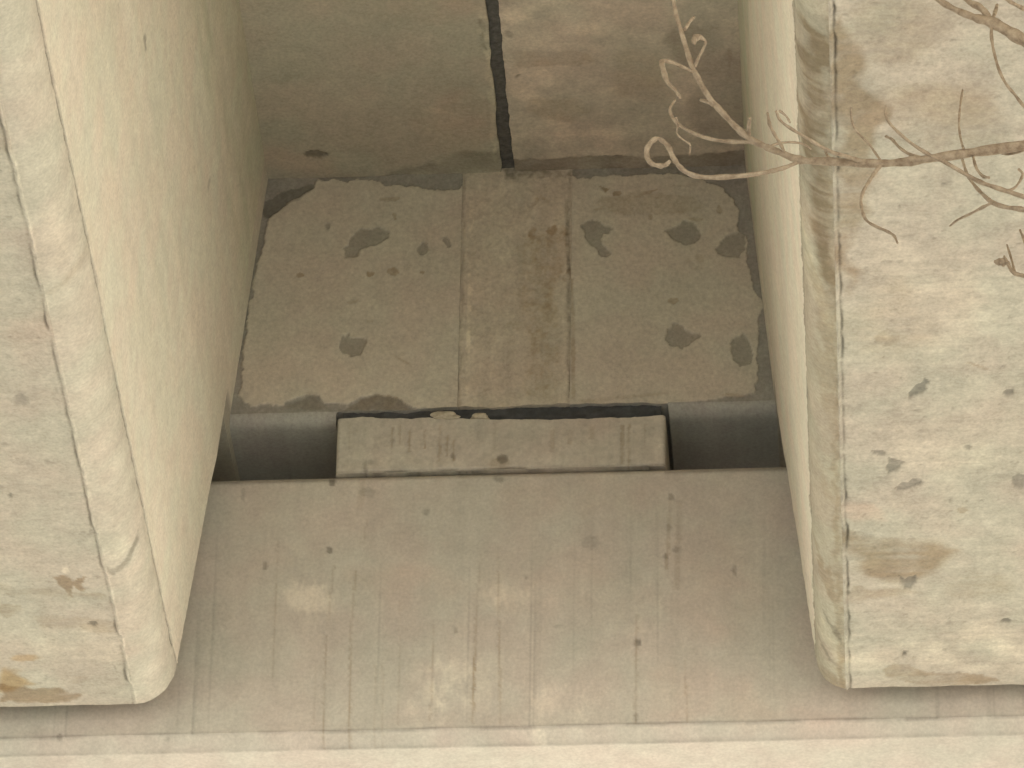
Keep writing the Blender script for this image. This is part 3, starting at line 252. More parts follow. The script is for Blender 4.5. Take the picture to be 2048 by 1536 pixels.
  ('spall', 0.8, 0.001, 0.003, [(0.8488, -1.0153), (0.8467, -1.012), (0.8418, -1.0105), (0.8351, -1.0113), (0.8278, -1.0141), (0.8214, -1.0184), (0.8172, -1.0234), (0.816, -1.028), (0.8181, -1.0313), (0.823, -1.0328), (0.8298, -1.032), (0.8371, -1.0292), (0.8434, -1.0249), (0.8476, -1.02)]),
  ('spall', 0.8, 0.001, 0.004, [(0.8598, -0.8876), (0.8871, -0.915), (0.9071, -0.9236), (0.9138, -0.9042), (0.8996, -0.8839), (0.8716, -0.8775)]),
  ('spall', 0.9, 0.001, 0.002, [(1.0984, -1.229), (1.0973, -1.2236), (1.0943, -1.2193), (1.0901, -1.217), (1.0853, -1.2172), (1.081, -1.2199), (1.0781, -1.2245), (1.077, -1.2301), (1.0781, -1.2355), (1.0811, -1.2398), (1.0853, -1.2421), (1.0901, -1.2418), (1.0943, -1.2392), (1.0973, -1.2346)]),
  ('spall', 0.8, 0.001, 0.002, [(1.0158, -1.0336), (1.0151, -1.0296), (1.0132, -1.0264), (1.0104, -1.0248), (1.0073, -1.0249), (1.0046, -1.0268), (1.0027, -1.0302), (1.002, -1.0343), (1.0028, -1.0383), (1.0047, -1.0415), (1.0075, -1.0431), (1.0105, -1.043), (1.0133, -1.0411), (1.0152, -1.0377)]),
  ('brown', 0.5, 0.003, 0.004, [(0.8841, -1.4366), (0.8815, -1.4229), (0.8744, -1.4121), (0.8643, -1.4065), (0.8532, -1.407), (0.8433, -1.4136), (0.8366, -1.4251), (0.8344, -1.439), (0.8371, -1.4527), (0.8442, -1.4634), (0.8543, -1.469), (0.8653, -1.4685), (0.8752, -1.4619), (0.8819, -1.4505)]),
  ('light', 0.8, 0.002, 0.002, [(0.8632, -1.4447), (0.8626, -1.4394), (0.8609, -1.4351), (0.8586, -1.4328), (0.856, -1.433), (0.8537, -1.4355), (0.8522, -1.4399), (0.8518, -1.4452), (0.8524, -1.4506), (0.8541, -1.4548), (0.8564, -1.4571), (0.859, -1.4569), (0.8612, -1.4545), (0.8627, -1.4501)]),
  ('spall', 0.9, 0.001, 0.005, [(0.8633, -0.5445), (0.8783, -0.5237), (0.899, -0.5428), (0.9017, -0.5125), (0.888, -0.4869), (0.8707, -0.4938)]),
  ('spall', 0.8, 0.001, 0.003, [(1.1262, -0.9), (1.1247, -0.8876), (1.1203, -0.8779), (1.1139, -0.8726), (1.1069, -0.8729), (1.1005, -0.8788), (1.0961, -0.889), (1.0945, -0.9015), (1.0961, -0.9138), (1.1005, -0.9235), (1.1068, -0.9287), (1.1139, -0.9284), (1.1202, -0.9226), (1.1246, -0.9124)]),
  ('spall', 1, 0.001, 0.002, [(1.0935, -0.3469), (1.0925, -0.3425), (1.0896, -0.339), (1.0855, -0.3372), (1.0809, -0.3374), (1.0768, -0.3396), (1.0739, -0.3433), (1.0729, -0.3478), (1.0739, -0.3522), (1.0768, -0.3557), (1.0809, -0.3575), (1.0855, -0.3573), (1.0896, -0.3551), (1.0925, -0.3514)]),
  ('spall', 0.9, 0.001, 0.002, [(0.8754, -0.2137), (0.8731, -0.2104), (0.8704, -0.2094), (0.8677, -0.2109), (0.8656, -0.2146), (0.8646, -0.2198), (0.8647, -0.2254), (0.8661, -0.2303), (0.8683, -0.2336), (0.8711, -0.2345), (0.8738, -0.233), (0.8758, -0.2294), (0.8769, -0.2242), (0.8767, -0.2186)]),
  ('brown', 0.5, 0.002, 0.003, [(1.0506, -1.3135), (1.0479, -1.313), (1.0413, -1.3158), (1.0321, -1.3214), (1.022, -1.3287), (1.0132, -1.3363), (1.0073, -1.3426), (1.0055, -1.3464), (1.0082, -1.3469), (1.0148, -1.3441), (1.024, -1.3385), (1.034, -1.3312), (1.0429, -1.3236), (1.0488, -1.3173)]),
  ('brown', 0.6, 0.004, 0.004, [(1.0095, -0.794), (1.0081, -0.7899), (1.0042, -0.7867), (0.9985, -0.7851), (0.9923, -0.7854), (0.9867, -0.7875), (0.9828, -0.791), (0.9815, -0.7953), (0.9829, -0.7994), (0.9868, -0.8026), (0.9924, -0.8042), (0.9987, -0.8039), (1.0043, -0.8018), (1.0081, -0.7983)]),
  ('spall', 0.6, 0.001, 0.002, [(0.9594, -0.2326), (0.9589, -0.2299), (0.9578, -0.2278), (0.9561, -0.2267), (0.9542, -0.2267), (0.9526, -0.228), (0.9514, -0.2303), (0.9511, -0.233), (0.9515, -0.2357), (0.9527, -0.2378), (0.9544, -0.239), (0.9562, -0.2389), (0.9579, -0.2376), (0.959, -0.2354)]),
  ('brown', 0.4, 0.01, 0.02, [(0.7529, -0.4891), (0.8658, -0.5041), (0.9165, -0.4714), (0.7517, -0.4383)]),
 ],
 'chamfer_right': [
  ('dark', 0.38, 0.012, 0.012, [(0.7177, -2.4923), (0.7735, -2.4895), (0.7534, -1.5875), (0.7344, -1.6913), (0.711, -1.8605), (0.7136, -2.2626)]),
  ('brown', 0.95, 0.01, 0.014, [(0.7239, -2.4618), (0.7738, -2.429), (0.7563, -1.5873), (0.7382, -1.657), (0.7221, -1.8599)]),
  ('brown', 0.5, 0.006, 0.006, [(0.7682, -2.4898), (0.7771, -2.4893), (0.7509, -0.9735), (0.7427, -0.0274), (0.7279, -0.0281), (0.739, -0.9741)]),
  ('brown', 0.4, 0.01, 0.012, [(0.7226, -2.2622), (0.7673, -2.2443), (0.7544, -1.5874), (0.7353, -1.7252)]),
  ('brown', 0.4, 0.006, 0.008, [(0.7108, -1.6924), (0.7582, -1.5872), (0.7533, -1.2329), (0.7347, -1.3421)]),
  ('brown', 0.35, 0.008, 0.008, [(0.7125, -1.4144), (0.7559, -1.3411), (0.7507, -1.0487), (0.7211, -1.1979)]),
  ('light', 0.5, 0.006, 0.008, [(0.7002, -1.811), (0.7069, -1.5897), (0.7547, -1.4478), (0.7411, -1.5881)]),
  ('brown', 0.35, 0.008, 0.01, [(0.7042, -0.9379), (0.7441, -0.8597), (0.7457, -0.763), (0.7171, -0.8609)]),
  ('brown', 0.5, 0.004, 0.006, [(0.6957, -0.628), (0.7139, -0.5474), (0.7307, -0.6065), (0.7324, -0.3845), (0.7026, -0.5077)]),
  ('dark', 0.6, 0.003, 0.004, [(0.7042, -0.3755), (0.7389, -0.3121), (0.7419, -0.2601), (0.7234, -0.3128)]),
  ('dark', 0.55, 0.003, 0.004, [(0.6874, -0.2522), (0.7051, -0.2095), (0.7272, -0.1728), (0.7146, -0.1734), (0.6907, -0.2207)]),
  ('light', 0.5, 0.006, 0.006, [(0.6982, -0.345), (0.7377, -0.2603), (0.7388, -0.1765), (0.696, -0.2622)]),
  ('brown', 0.45, 0.006, 0.006, [(0.7358, -0.0919), (0.733, -0.0735), (0.7262, -0.0589), (0.7167, -0.0511), (0.7063, -0.0516), (0.6972, -0.0602), (0.6912, -0.0754), (0.6894, -0.094), (0.6922, -0.1123), (0.699, -0.1268), (0.7085, -0.1345), (0.7188, -0.1341), (0.7278, -0.1255), (0.7339, -0.1104)]),
 ],
 'soffit_left': [
  ('spall', 0.55, 0.003, 0.006, [(-0.8235, -1.2987), (-0.8262, -1.2893), (-0.8311, -1.2819), (-0.8372, -1.2779), (-0.8433, -1.2782), (-0.8482, -1.2827), (-0.8509, -1.2905), (-0.8509, -1.3), (-0.8483, -1.3094), (-0.8434, -1.3168), (-0.8373, -1.3208), (-0.8312, -1.3205), (-0.8263, -1.316), (-0.8236, -1.3083)]),
  ('brown', 0.95, 0.002, 0.01, [(-0.8633, -0.618), (-0.8437, -0.6252), (-0.8235, -0.6061), (-0.8014, -0.6172), (-0.8005, -0.5767), (-0.814, -0.5529), (-0.8185, -0.5816), (-0.8299, -0.5577), (-0.8384, -0.5174), (-0.8424, -0.542), (-0.8499, -0.579), (-0.8534, -0.5994)]),
  ('light', 0.8, 0.002, 0.002, [(-0.8313, -0.6407), (-0.8327, -0.6355), (-0.8353, -0.6314), (-0.8385, -0.6293), (-0.8417, -0.6294), (-0.8443, -0.6319), (-0.8457, -0.6361), (-0.8457, -0.6414), (-0.8443, -0.6465), (-0.8417, -0.6506), (-0.8386, -0.6528), (-0.8354, -0.6526), (-0.8328, -0.6502), (-0.8314, -0.6459)]),
  ('spall', 0.9, 0.001, 0.002, [(-0.8006, -0.4231), (-0.8021, -0.4186), (-0.8052, -0.4152), (-0.8092, -0.4134), (-0.8134, -0.4135), (-0.8169, -0.4157), (-0.819, -0.4194), (-0.8194, -0.4239), (-0.8179, -0.4283), (-0.8148, -0.4318), (-0.8108, -0.4336), (-0.8066, -0.4334), (-0.8031, -0.4313), (-0.801, -0.4276)]),
  ('spall', 0.7, 0.001, 0.002, [(-0.9055, -0.9415), (-0.9065, -0.9382), (-0.9083, -0.9356), (-0.9105, -0.9342), (-0.9127, -0.9343), (-0.9145, -0.9359), (-0.9156, -0.9386), (-0.9156, -0.942), (-0.9146, -0.9453), (-0.9128, -0.9479), (-0.9106, -0.9493), (-0.9084, -0.9492), (-0.9066, -0.9476), (-0.9056, -0.9449)]),
  ('rust', 0.65, 0.01, 0.02, [(-1.0284, -0.2595), (-0.9907, -0.226), (-0.9648, -0.1821), (-1.0111, -0.1563), (-1.042, -0.1642)]),
  ('brown', 0.95, 0.006, 0.012, [(-1.0375, -0.1961), (-0.9996, -0.1622), (-0.9368, -0.153), (-0.8646, -0.1347), (-0.8794, -0.103), (-1.0512, -0.0999)]),
  ('rust', 0.5, 0.006, 0.01, [(-0.936, -0.2913), (-0.9398, -0.2851), (-0.9487, -0.2803), (-0.9609, -0.278), (-0.974, -0.2786), (-0.9854, -0.282), (-0.9929, -0.2875), (-0.9949, -0.294), (-0.9911, -0.3002), (-0.9822, -0.3049), (-0.97, -0.3072), (-0.9569, -0.3066), (-0.9455, -0.3033), (-0.9381, -0.2978)]),
  ('brown', 0.5, 0.005, 0.008, [(-0.8441, -0.1995), (-0.8465, -0.1922), (-0.8531, -0.1841), (-0.8628, -0.1768), (-0.8735, -0.1719), (-0.8832, -0.1702), (-0.8899, -0.1722), (-0.8923, -0.1774), (-0.8899, -0.1847), (-0.8832, -0.1928), (-0.8735, -0.2001), (-0.8628, -0.205), (-0.8532, -0.2066), (-0.8465, -0.2047)]),
  ('brown', 0.4, 0.01, 0.015, [(-0.9812, -0.5891), (-0.8617, -0.5531), (-0.7701, -0.5387), (-0.7831, -0.5189), (-0.987, -0.5487)]),
  ('brown', 0.35, 0.01, 0.015, [(-0.9363, -0.4644), (-0.7533, -0.425), (-0.7681, -0.3905), (-0.9226, -0.412)]),
  ('brown', 0.3, 0.02, 0.02, [(-0.7188, -2.1985), (-0.7235, -2.1779), (-0.7309, -2.1614), (-0.7396, -2.1525), (-0.7478, -2.1529), (-0.7538, -2.1626), (-0.7565, -2.1795), (-0.7554, -2.2003), (-0.7506, -2.2209), (-0.7432, -2.2372), (-0.7345, -2.246), (-0.7264, -2.2456), (-0.7204, -2.2361), (-0.7177, -2.2193)]),
  ('pink', 0.4, 0.03, 0.04, [(-0.7335, -1.5781), (-0.7445, -1.5327), (-0.7628, -1.4965), (-0.785, -1.4769), (-0.8065, -1.4779), (-0.823, -1.4994), (-0.8312, -1.5369), (-0.8294, -1.5827), (-0.8183, -1.6278), (-0.7999, -1.6633), (-0.778, -1.6824), (-0.7568, -1.6813), (-0.7405, -1.6604), (-0.7321, -1.6237)]),
  ('light', 0.3, 0.03, 0.04, [(-0.765, -0.3319), (-0.7789, -0.2961), (-0.8089, -0.2681), (-0.849, -0.2536), (-0.8912, -0.2555), (-0.927, -0.2734), (-0.9492, -0.3038), (-0.9535, -0.3405), (-0.9392, -0.3761), (-0.9092, -0.4037), (-0.8694, -0.4179), (-0.8277, -0.416), (-0.7922, -0.3984), (-0.7698, -0.3684)]),
  ('brown', 0.5, 0.006, 0.01, [(-0.9574, -0.4859), (-0.9611, -0.4754), (-0.9687, -0.4671), (-0.9785, -0.4628), (-0.9887, -0.4633), (-0.9972, -0.4684), (-1.0023, -0.4773), (-1.003, -0.488), (-0.9992, -0.4985), (-0.9917, -0.5067), (-0.9819, -0.511), (-0.9717, -0.5106), (-0.9633, -0.5054), (-0.9581, -0.4966)]),
 ],
 'chamfer_left': [
  ('dark', 0.55, 0.004, 0.002, [(-0.7664, -0.6799), (-0.7468, -0.639), (-0.7161, -0.6536), (-0.6831, -0.7118), (-0.6847, -0.6821), (-0.7104, -0.6333), (-0.7437, -0.6148), (-0.7648, -0.6358)]),
  ('brown', 0.25, 0.01, 0.01, [(-0.6233, -1.7157), (-0.629, -1.7061), (-0.6451, -1.6937), (-0.6686, -1.6809), (-0.6947, -1.6702), (-0.7184, -1.6638), (-0.7348, -1.6629), (-0.7407, -1.6678), (-0.735, -1.6775), (-0.7187, -1.6899), (-0.6952, -1.7027), (-0.6691, -1.7133), (-0.6456, -1.7197), (-0.6293, -1.7205)]),
  ('light', 0.3, 0.02, 0.02, [(-0.6523, -1.8438), (-0.6618, -1.8002), (-0.677, -1.7655), (-0.6948, -1.7465), (-0.7117, -1.7474), (-0.7242, -1.7678), (-0.7299, -1.8036), (-0.7276, -1.8475), (-0.718, -1.8908), (-0.7028, -1.9249), (-0.6852, -1.9433), (-0.6686, -1.9425), (-0.6561, -1.9226), (-0.6503, -1.8874)]),
  ('pink', 0.25, 0.02, 0.03, [(-0.6685, -0.4487), (-0.6823, -0.3777), (-0.7038, -0.3207), (-0.7288, -0.2895), (-0.7522, -0.2905), (-0.7692, -0.3237), (-0.7764, -0.382), (-0.7725, -0.4535), (-0.7584, -0.5239), (-0.737, -0.5793), (-0.7125, -0.6093), (-0.6896, -0.6083), (-0.6727, -0.5763), (-0.6652, -0.5196)]),
  ('light', 0.35, 0.01, 0.01, [(-0.696, -0.7322), (-0.7017, -0.7067), (-0.7114, -0.6864), (-0.7231, -0.6754), (-0.7345, -0.6759), (-0.7433, -0.6879), (-0.7477, -0.7088), (-0.747, -0.7346), (-0.7412, -0.76), (-0.7315, -0.7801), (-0.7199, -0.7909), (-0.7086, -0.7904), (-0.6998, -0.7786), (-0.6953, -0.7579)]),
 ],
 'web_left': [
  ('dark', 0.7, 0.002, 0.002, [(0.045, -1.598), (0.0575, -1.5806), (0.0458, -1.5428), (0.0333, -1.5602)]),
  ('dark', 0.4, 0.003, 0.002, [(0.3294, -0.6836), (0.342, -0.6614), (0.312, -0.6621), (0.2995, -0.6843)]),
  ('dark', 0.35, 0.002, 0.002, [(0.1836, 0.0931), (0.1841, 0.1207), (0.1816, 0.1386), (0.1767, 0.1432), (0.1702, 0.1337), (0.1635, 0.1118), (0.1579, 0.0821), (0.1545, 0.0505), (0.1541, 0.0232), (0.1565, 0.0055), (0.1615, 0.0009), (0.1679, 0.0103), (0.1746, 0.0319), (0.1802, 0.0614)]),
 ],
}
TWIGS = [
 ('branch', None, [[1.0922, -5.0, -2.6231, 0.00494], [1.0476, -5.0, -2.6299, 0.00463], [0.9932, -5.0, -2.637, 0.00432], [0.9375, -5.0, -2.6449, 0.00401], [0.8943, -5.0, -2.6501, 0.00371], [0.8573, -5.0, -2.6504, 0.00371], [0.808, -5.0, -2.6457, 0.00371], [0.7709, -5.0, -2.6422, 0.0034], [0.7463, -5.0, -2.6301, 0.0031], [0.7278, -5.0, -2.6204, 0.0031], [0.7093, -5.0, -2.6085, 0.0031], [0.6908, -5.0, -2.5882, 0.0028], [0.6722, -5.0, -2.5632, 0.00265], [0.6567, -5.0, -2.5399, 0.0025], [0.6443, -5.0, -2.5127, 0.0025], [0.6368, -5.0, -2.4933, 0.00235], [0.63, -5.0, -2.4661, 0.0022], [0.6225, -5.0, -2.4349, 0.00204], [0.6162, -5.0, -2.4075, 0.00189], [0.6112, -5.0, -2.3606, 0.00158]]),
 ('twig', 0, [[0.7709, -5.0, -2.6437, 0.00186], [0.7523, -5.0, -2.6528, 0.00201], [0.7275, -5.0, -2.6595, 0.00216], [0.6965, -5.0, -2.6637, 0.00232], [0.6594, -5.0, -2.6647, 0.00232], [0.6378, -5.0, -2.6602, 0.00232], [0.6236, -5.0, -2.6492, 0.00232], [0.6149, -5.0, -2.6354, 0.00232], [0.6105, -5.0, -2.6232, 0.00233], [0.6049, -5.0, -2.6124, 0.00233], [0.595, -5.0, -2.6045, 0.00233], [0.5869, -5.0, -2.6088, 0.00233], [0.5813, -5.0, -2.6192, 0.00233], [0.5814, -5.0, -2.6312, 0.00233], [0.5863, -5.0, -2.6404, 0.00217], [0.595, -5.0, -2.6445, 0.00217], [0.6037, -5.0, -2.644, 0.00201], [0.6099, -5.0, -2.6382, 0.00186]]),
 ('twig', 0, [[0.7124, -5.0, -2.6131, 0.00186], [0.6903, -4.9914, -2.6064, 0.00186], [0.6652, -4.9829, -2.5966, 0.00171], [0.643, -4.9743, -2.5823, 0.00172], [0.627, -4.9657, -2.5666, 0.00156], [0.6141, -4.9571, -2.548, 0.00157], [0.6074, -4.9486, -2.525, 0.00141], [0.6133, -4.94, -2.5038, 0.00094]]),
 ('twig', 0, [[0.6393, -5.0, -2.5049, 0.00156], [0.6228, -5.0071, -2.4994, 0.00172], [0.6106, -5.0143, -2.4979, 0.00188], [0.6009, -5.0214, -2.5019, 0.00219], [0.6038, -5.0286, -2.5239, 0.00249], [0.6085, -5.0357, -2.5443, 0.00186], [0.6182, -5.0429, -2.5611, 0.00155], [0.6247, -5.05, -2.5785, 0.00139]]),
 ('twig', 0, [[0.6406, -5.0, -2.4972, 0.00156], [0.6446, -5.0057, -2.4899, 0.00141], [0.6512, -5.0114, -2.4789, 0.00125], [0.6552, -5.0171, -2.4716, 0.00125], [0.6511, -5.0229, -2.4694, 0.00188], [0.6463, -5.0286, -2.471, 0.00281], [0.6415, -5.0343, -2.4795, 0.0025], [0.643, -5.04, -2.4898, 0.00125]]),
 ('twig', 0, [[0.6281, -5.0, -2.439, 0.00157], [0.6332, -4.985, -2.4167, 0.00158], [0.6388, -4.97, -2.3975, 0.00126]]),
 ('twig', 0, [[0.666, -5.0, -2.5569, 0.00187], [0.658, -4.985, -2.5408, 0.00187], [0.6474, -4.97, -2.5261, 0.00157]]),
 ('twig', 0, [[0.7081, -5.0, -2.6024, 0.00186], [0.708, -5.015, -2.6015, 0.00186], [0.7105, -5.03, -2.5977, 0.00155]]),
 ('twig', 0, [[0.6174, -5.0, -2.5727, 0.00093], [0.6194, -4.99, -2.5772, 0.00093], [0.6177, -4.98, -2.5839, 0.00094], [0.6272, -4.97, -2.5879, 0.00094], [0.633, -4.96, -2.5872, 0.00094], [0.6319, -4.95, -2.5955, 0.00078]]),
 ('twig', 0, [[0.7525, -5.0, -2.6325, 0.00155], [0.748, -5.015, -2.6292, 0.00155], [0.7411, -5.03, -2.6243, 0.00154], [0.7355, -5.045, -2.6196, 0.00154], [0.733, -5.06, -2.6112, 0.00123]]),
 ('twig', 0, [[0.7309, -5.0, -2.6213, 0.00124], [0.7461, -4.9875, -2.6071, 0.00124], [0.7645, -4.975, -2.5983, 0.00109], [0.7766, -4.9625, -2.5939, 0.00094], [0.7837, -4.95, -2.5915, 0.00078]]),
 ('twig', 0, [[0.8511, -5.0, -2.6494, 0.00185], [0.8329, -5.0133, -2.6497, 0.00185], [0.8086, -5.0267, -2.6491, 0.00169], [0.7844, -5.04, -2.6403, 0.00154], [0.7603, -5.0533, -2.6307, 0.00138], [0.7485, -5.0667, -2.6276, 0.00123], [0.744, -5.08, -2.6233, 0.00123]]),
 ('twig', 0, [[0.7469, -5.0, -2.5674, 0.00124], [0.7534, -4.965, -2.5507, 0.00109], [0.7575, -4.93, -2.5364, 0.00094]]),
 ('twig', 0, [[0.808, -5.0, -2.642, 0.00124], [0.8035, -4.985, -2.6239, 0.00124], [0.8016, -4.97, -2.6037, 0.00093]]),
 ('twig', 0, [[0.8727, -5.0, -2.6502, 0.00124], [0.865, -5.0083, -2.6421, 0.00108], [0.8567, -5.0167, -2.6326, 0.00108], [0.8471, -5.025, -2.626, 0.00108], [0.8388, -5.0333, -2.6188, 0.00123], [0.836, -5.0417, -2.6094, 0.00123], [0.8357, -5.05, -2.6002, 0.00093]]),
 ('twig', 0, [[0.8708, -5.0, -2.6531, 0.00185], [0.8632, -5.004, -2.6668, 0.00185], [0.8569, -5.008, -2.6805, 0.00154], [0.8493, -5.012, -2.6979, 0.00154], [0.8454, -5.016, -2.7153, 0.00138], [0.8464, -5.02, -2.7329, 0.00138], [0.8511, -5.024, -2.7505, 0.00138], [0.8631, -5.028, -2.7632, 0.00137], [0.877, -5.032, -2.7737, 0.00137], [0.8848, -5.036, -2.7832, 0.00122], [0.8889, -5.04, -2.7963, 0.00106]]),
 ('branch', None, [[1.0947, -5.0, -2.7276, 0.00215], [1.0451, -5.0055, -2.7104, 0.00215], [1.016, -5.0109, -2.7013, 0.00215], [0.9917, -5.0164, -2.6938, 0.002], [0.9676, -5.0218, -2.6803, 0.00184], [0.9465, -5.0273, -2.6684, 0.00184], [0.9344, -5.0327, -2.6651, 0.00169], [0.9132, -5.0382, -2.6524, 0.00154], [0.8952, -5.0436, -2.6376, 0.00138], [0.8821, -5.0491, -2.6237, 0.00123], [0.8775, -5.0545, -2.6124, 0.00123], [0.8789, -5.06, -2.605, 0.00092]]),
 ('twig', 0, [[0.9252, -5.0, -2.6452, 0.00154], [0.9081, -4.9875, -2.6307, 0.00155], [0.8947, -4.975, -2.6111, 0.0014], [0.8856, -4.9625, -2.59, 0.00125], [0.8776, -4.95, -2.5758, 0.00125]]),
 ('twig', 0, [[0.9252, -5.0, -2.6444, 0.00154], [0.9159, -4.9833, -2.6394, 0.00155], [0.9035, -4.9667, -2.6283, 0.00155], [0.8912, -4.95, -2.6119, 0.00125]]),
 ('twig', 0, [[0.9747, -5.0, -2.6386, 0.00124], [0.9704, -4.985, -2.6086, 0.00109], [0.9687, -4.97, -2.5754, 0.00109], [0.9708, -4.955, -2.5383, 0.00109], [0.9748, -4.94, -2.5011, 0.00094]]),
 ('branch', None, [[1.0941, -5.0, -2.7424, 0.00214], [1.0449, -4.9886, -2.7182, 0.00215], [1.0219, -4.9771, -2.7053, 0.00216], [1.007, -4.9657, -2.6904, 0.00216], [0.9952, -4.9543, -2.6695, 0.0017], [0.9864, -4.9429, -2.6494, 0.00155], [0.9777, -4.9314, -2.6247, 0.0014], [0.9722, -4.92, -2.594, 0.00125]]),
 ('twig', 2, [[1.0069, -4.97, -2.6933, 0.00154], [0.9947, -4.95, -2.6868, 0.00139], [0.9793, -4.93, -2.6825, 0.00124], [0.9638, -4.91, -2.6775, 0.00109], [0.9544, -4.89, -2.6727, 0.00094]]),
 ('twig', 0, [[0.9844, -5.0, -2.6435, 0.00123], [0.9875, -5.01, -2.6677, 0.00139], [0.995, -5.02, -2.6874, 0.00138], [1.0027, -5.03, -2.6968, 0.00123]]),
 ('twig', 1, [[1.0222, -5.0, -2.697, 0.00123], [1.0346, -5.0, -2.6922, 0.00123], [1.0444, -5.0, -2.6739, 0.00123], [1.0398, -5.0, -2.6648, 0.00123]]),
 ('twig', 0, [[1.0474, -5.0, -2.6366, 0.00154], [1.0303, -4.985, -2.6317, 0.00139], [1.0183, -4.97, -2.6194, 0.00109]]),
 ('branch', None, [[1.1279, -4.6, -2.2424, 0.00729], [1.0895, -4.6, -2.2044, 0.00665], [1.0623, -4.6, -2.1846, 0.00599], [1.0409, -4.6, -2.1674, 0.00566], [1.0214, -4.6, -2.1536, 0.00534], [1.0016, -4.6, -2.1455, 0.00401], [0.9852, -4.6, -2.1375, 0.00334], [0.9655, -4.6, -2.1252, 0.00301], [0.9459, -4.6, -2.1088, 0.00268], [0.9263, -4.6, -2.0873, 0.00235]]),
 ('twig', 3, [[1.0214, -4.6, -2.152, 0.00267], [1.0151, -4.6, -2.1402, 0.00301], [1.0055, -4.6, -2.1275, 0.00334], [0.9924, -4.6, -2.1188, 0.00301], [0.9827, -4.6, -2.1043, 0.00268]]),
 ('twig', 3, [[1.0209, -4.6, -2.1486, 0.002], [1.0256, -4.58, -2.122, 0.00201], [1.029, -4.56, -2.0952, 0.00168]]),
 ('twig', 3, [[1.0199, -4.6, -2.1585, 0.002], [1.0194, -4.5957, -2.1742, 0.00167], [1.0221, -4.5914, -2.1958, 0.0015], [1.028, -4.5871, -2.2216, 0.0015], [1.0367, -4.5829, -2.2416, 0.00149], [1.0482, -4.5786, -2.2569, 0.00149], [1.0596, -4.5743, -2.2729, 0.00166], [1.0674, -4.57, -2.2758, 0.00166]]),
 ('twig', 3, [[1.0718, -4.6, -2.1373, 0.002], [1.0583, -4.6167, -2.1407, 0.002], [1.045, -4.6333, -2.1433, 0.002], [1.035, -4.65, -2.1444, 0.00199]]),
 ('branch', None, [[1.1089, -4.8, -2.7216, 0.00251], [1.0659, -4.8, -2.6977, 0.0022], [1.046, -4.8, -2.691, 0.00204], [1.0337, -4.8, -2.6861, 0.00189], [1.0277, -4.8, -2.6753, 0.00157], [1.0242, -4.8, -2.6662, 0.00126], [1.0219, -4.8, -2.66, 0.00095]]),
 ('twig', 4, [[1.029, -4.8, -2.6724, 0.00126], [1.0241, -4.7975, -2.6683, 0.00284], [1.0186, -4.795, -2.6657, 0.00378], [1.0129, -4.7925, -2.6638, 0.00252], [1.0105, -4.79, -2.6613, 0.00126]]),
 ('twig', 4, [[1.0349, -4.8, -2.6854, 0.00126], [1.0308, -4.79, -2.6559, 0.0011], [1.0265, -4.78, -2.6301, 0.00095]]),
 ('twig', 4, [[1.0543, -4.8, -2.6671, 0.00126], [1.048, -4.79, -2.6299, 0.00126], [1.0436, -4.78, -2.6078, 0.00111]]),
]

# ------------------------------------------------------------------ numpy noise
def _hash(ix, iy, seed):
    h = (ix.astype(np.int64)*374761393 + iy.astype(np.int64)*668265263 + seed*144665) & 0xffffffff
    h = ((h ^ (h >> 13))*1274126177) & 0xffffffff
    return ((h ^ (h >> 16)) & 0xffff)/32767.5 - 1.0
def vnoise(x, y, seed):
    ix, iy = np.floor(x), np.floor(y)
    fx, fy = x-ix, y-iy
    fx, fy = fx*fx*fx*(fx*(fx*6-15)+10), fy*fy*fy*(fy*(fy*6-15)+10)
    a = _hash(ix, iy, seed); b = _hash(ix+1, iy, seed); c = _hash(ix, iy+1, seed); d = _hash(ix+1, iy+1, seed)
    return (a*(1-fx)+b*fx)*(1-fy) + (c*(1-fx)+d*fx)*fy
def fbm(x, y, sx, sy, seed, octs=4, gain=.55):
    t = np.zeros_like(x); amp, tot = 1.0, 0.0
    for o in range(octs):
        an = .6*o+.3
        u, v = x/sx*2**o, y/sy*2**o
        if abs(sx-sy) < 1e-9: u, v = u*math.cos(an)-v*math.sin(an), u*math.sin(an)+v*math.cos(an)
        t += amp*vnoise(u+17.3*o, v-9.1*o, seed+o*31); tot += amp; amp *= gain
    return t/tot*1.6
def sstep(a, b, x):
    t = np.clip((x-a)/(b-a), 0, 1); return t*t*(3-2*t)
def poly_sd(px, py, poly):
    d = np.full(px.shape, 1e9); inside = np.zeros(px.shape, bool); n = len(poly)
    for i in range(n):
        ax, ay = poly[i]; bx, by = poly[(i+1) % n]
        ex, ey = bx-ax, by-ay; wx, wy = px-ax, py-ay
        t = np.clip((wx*ex+wy*ey)/max(ex*ex+ey*ey, 1e-12), 0, 1)
        d = np.minimum(d, (wx-ex*t)**2+(wy-ey*t)**2)
        if ay != by:
            c = ((ay > py) != (by > py)) & (px < (bx-ax)*(py-ay)/(by-ay)+ax); inside ^= c
    d = np.sqrt(d); return np.where(inside, -d, d)
def masks(name, s, t):
    """every mark of one surface, evaluated at the surface's own coordinates"""
    out = {}
    for k, (kind, strength, soft, warp, poly) in enumerate(MARKS.get(name, [])):
        P = np.array(poly); m = soft*2+warp*2+.004
        lo, hi = P.min(0)-m, P.max(0)+m
        sel = (s > lo[0]) & (s < hi[0]) & (t > lo[1]) & (t < hi[1])
        if not sel.any(): continue
        ss, tt = s[sel], t[sel]
        fs = max(warp*4, .004)
        ss = ss + warp*fbm(ss, tt, fs, fs, 11+k, 3); tt = tt + warp*fbm(ss, tt, fs, fs, 77+k, 3)
        v = strength*(1-sstep(-soft, soft, poly_sd(ss, tt, poly)))
        arr = out.setdefault(kind, np.zeros(s.shape)); arr[sel] = np.maximum(arr[sel], v)
    return out
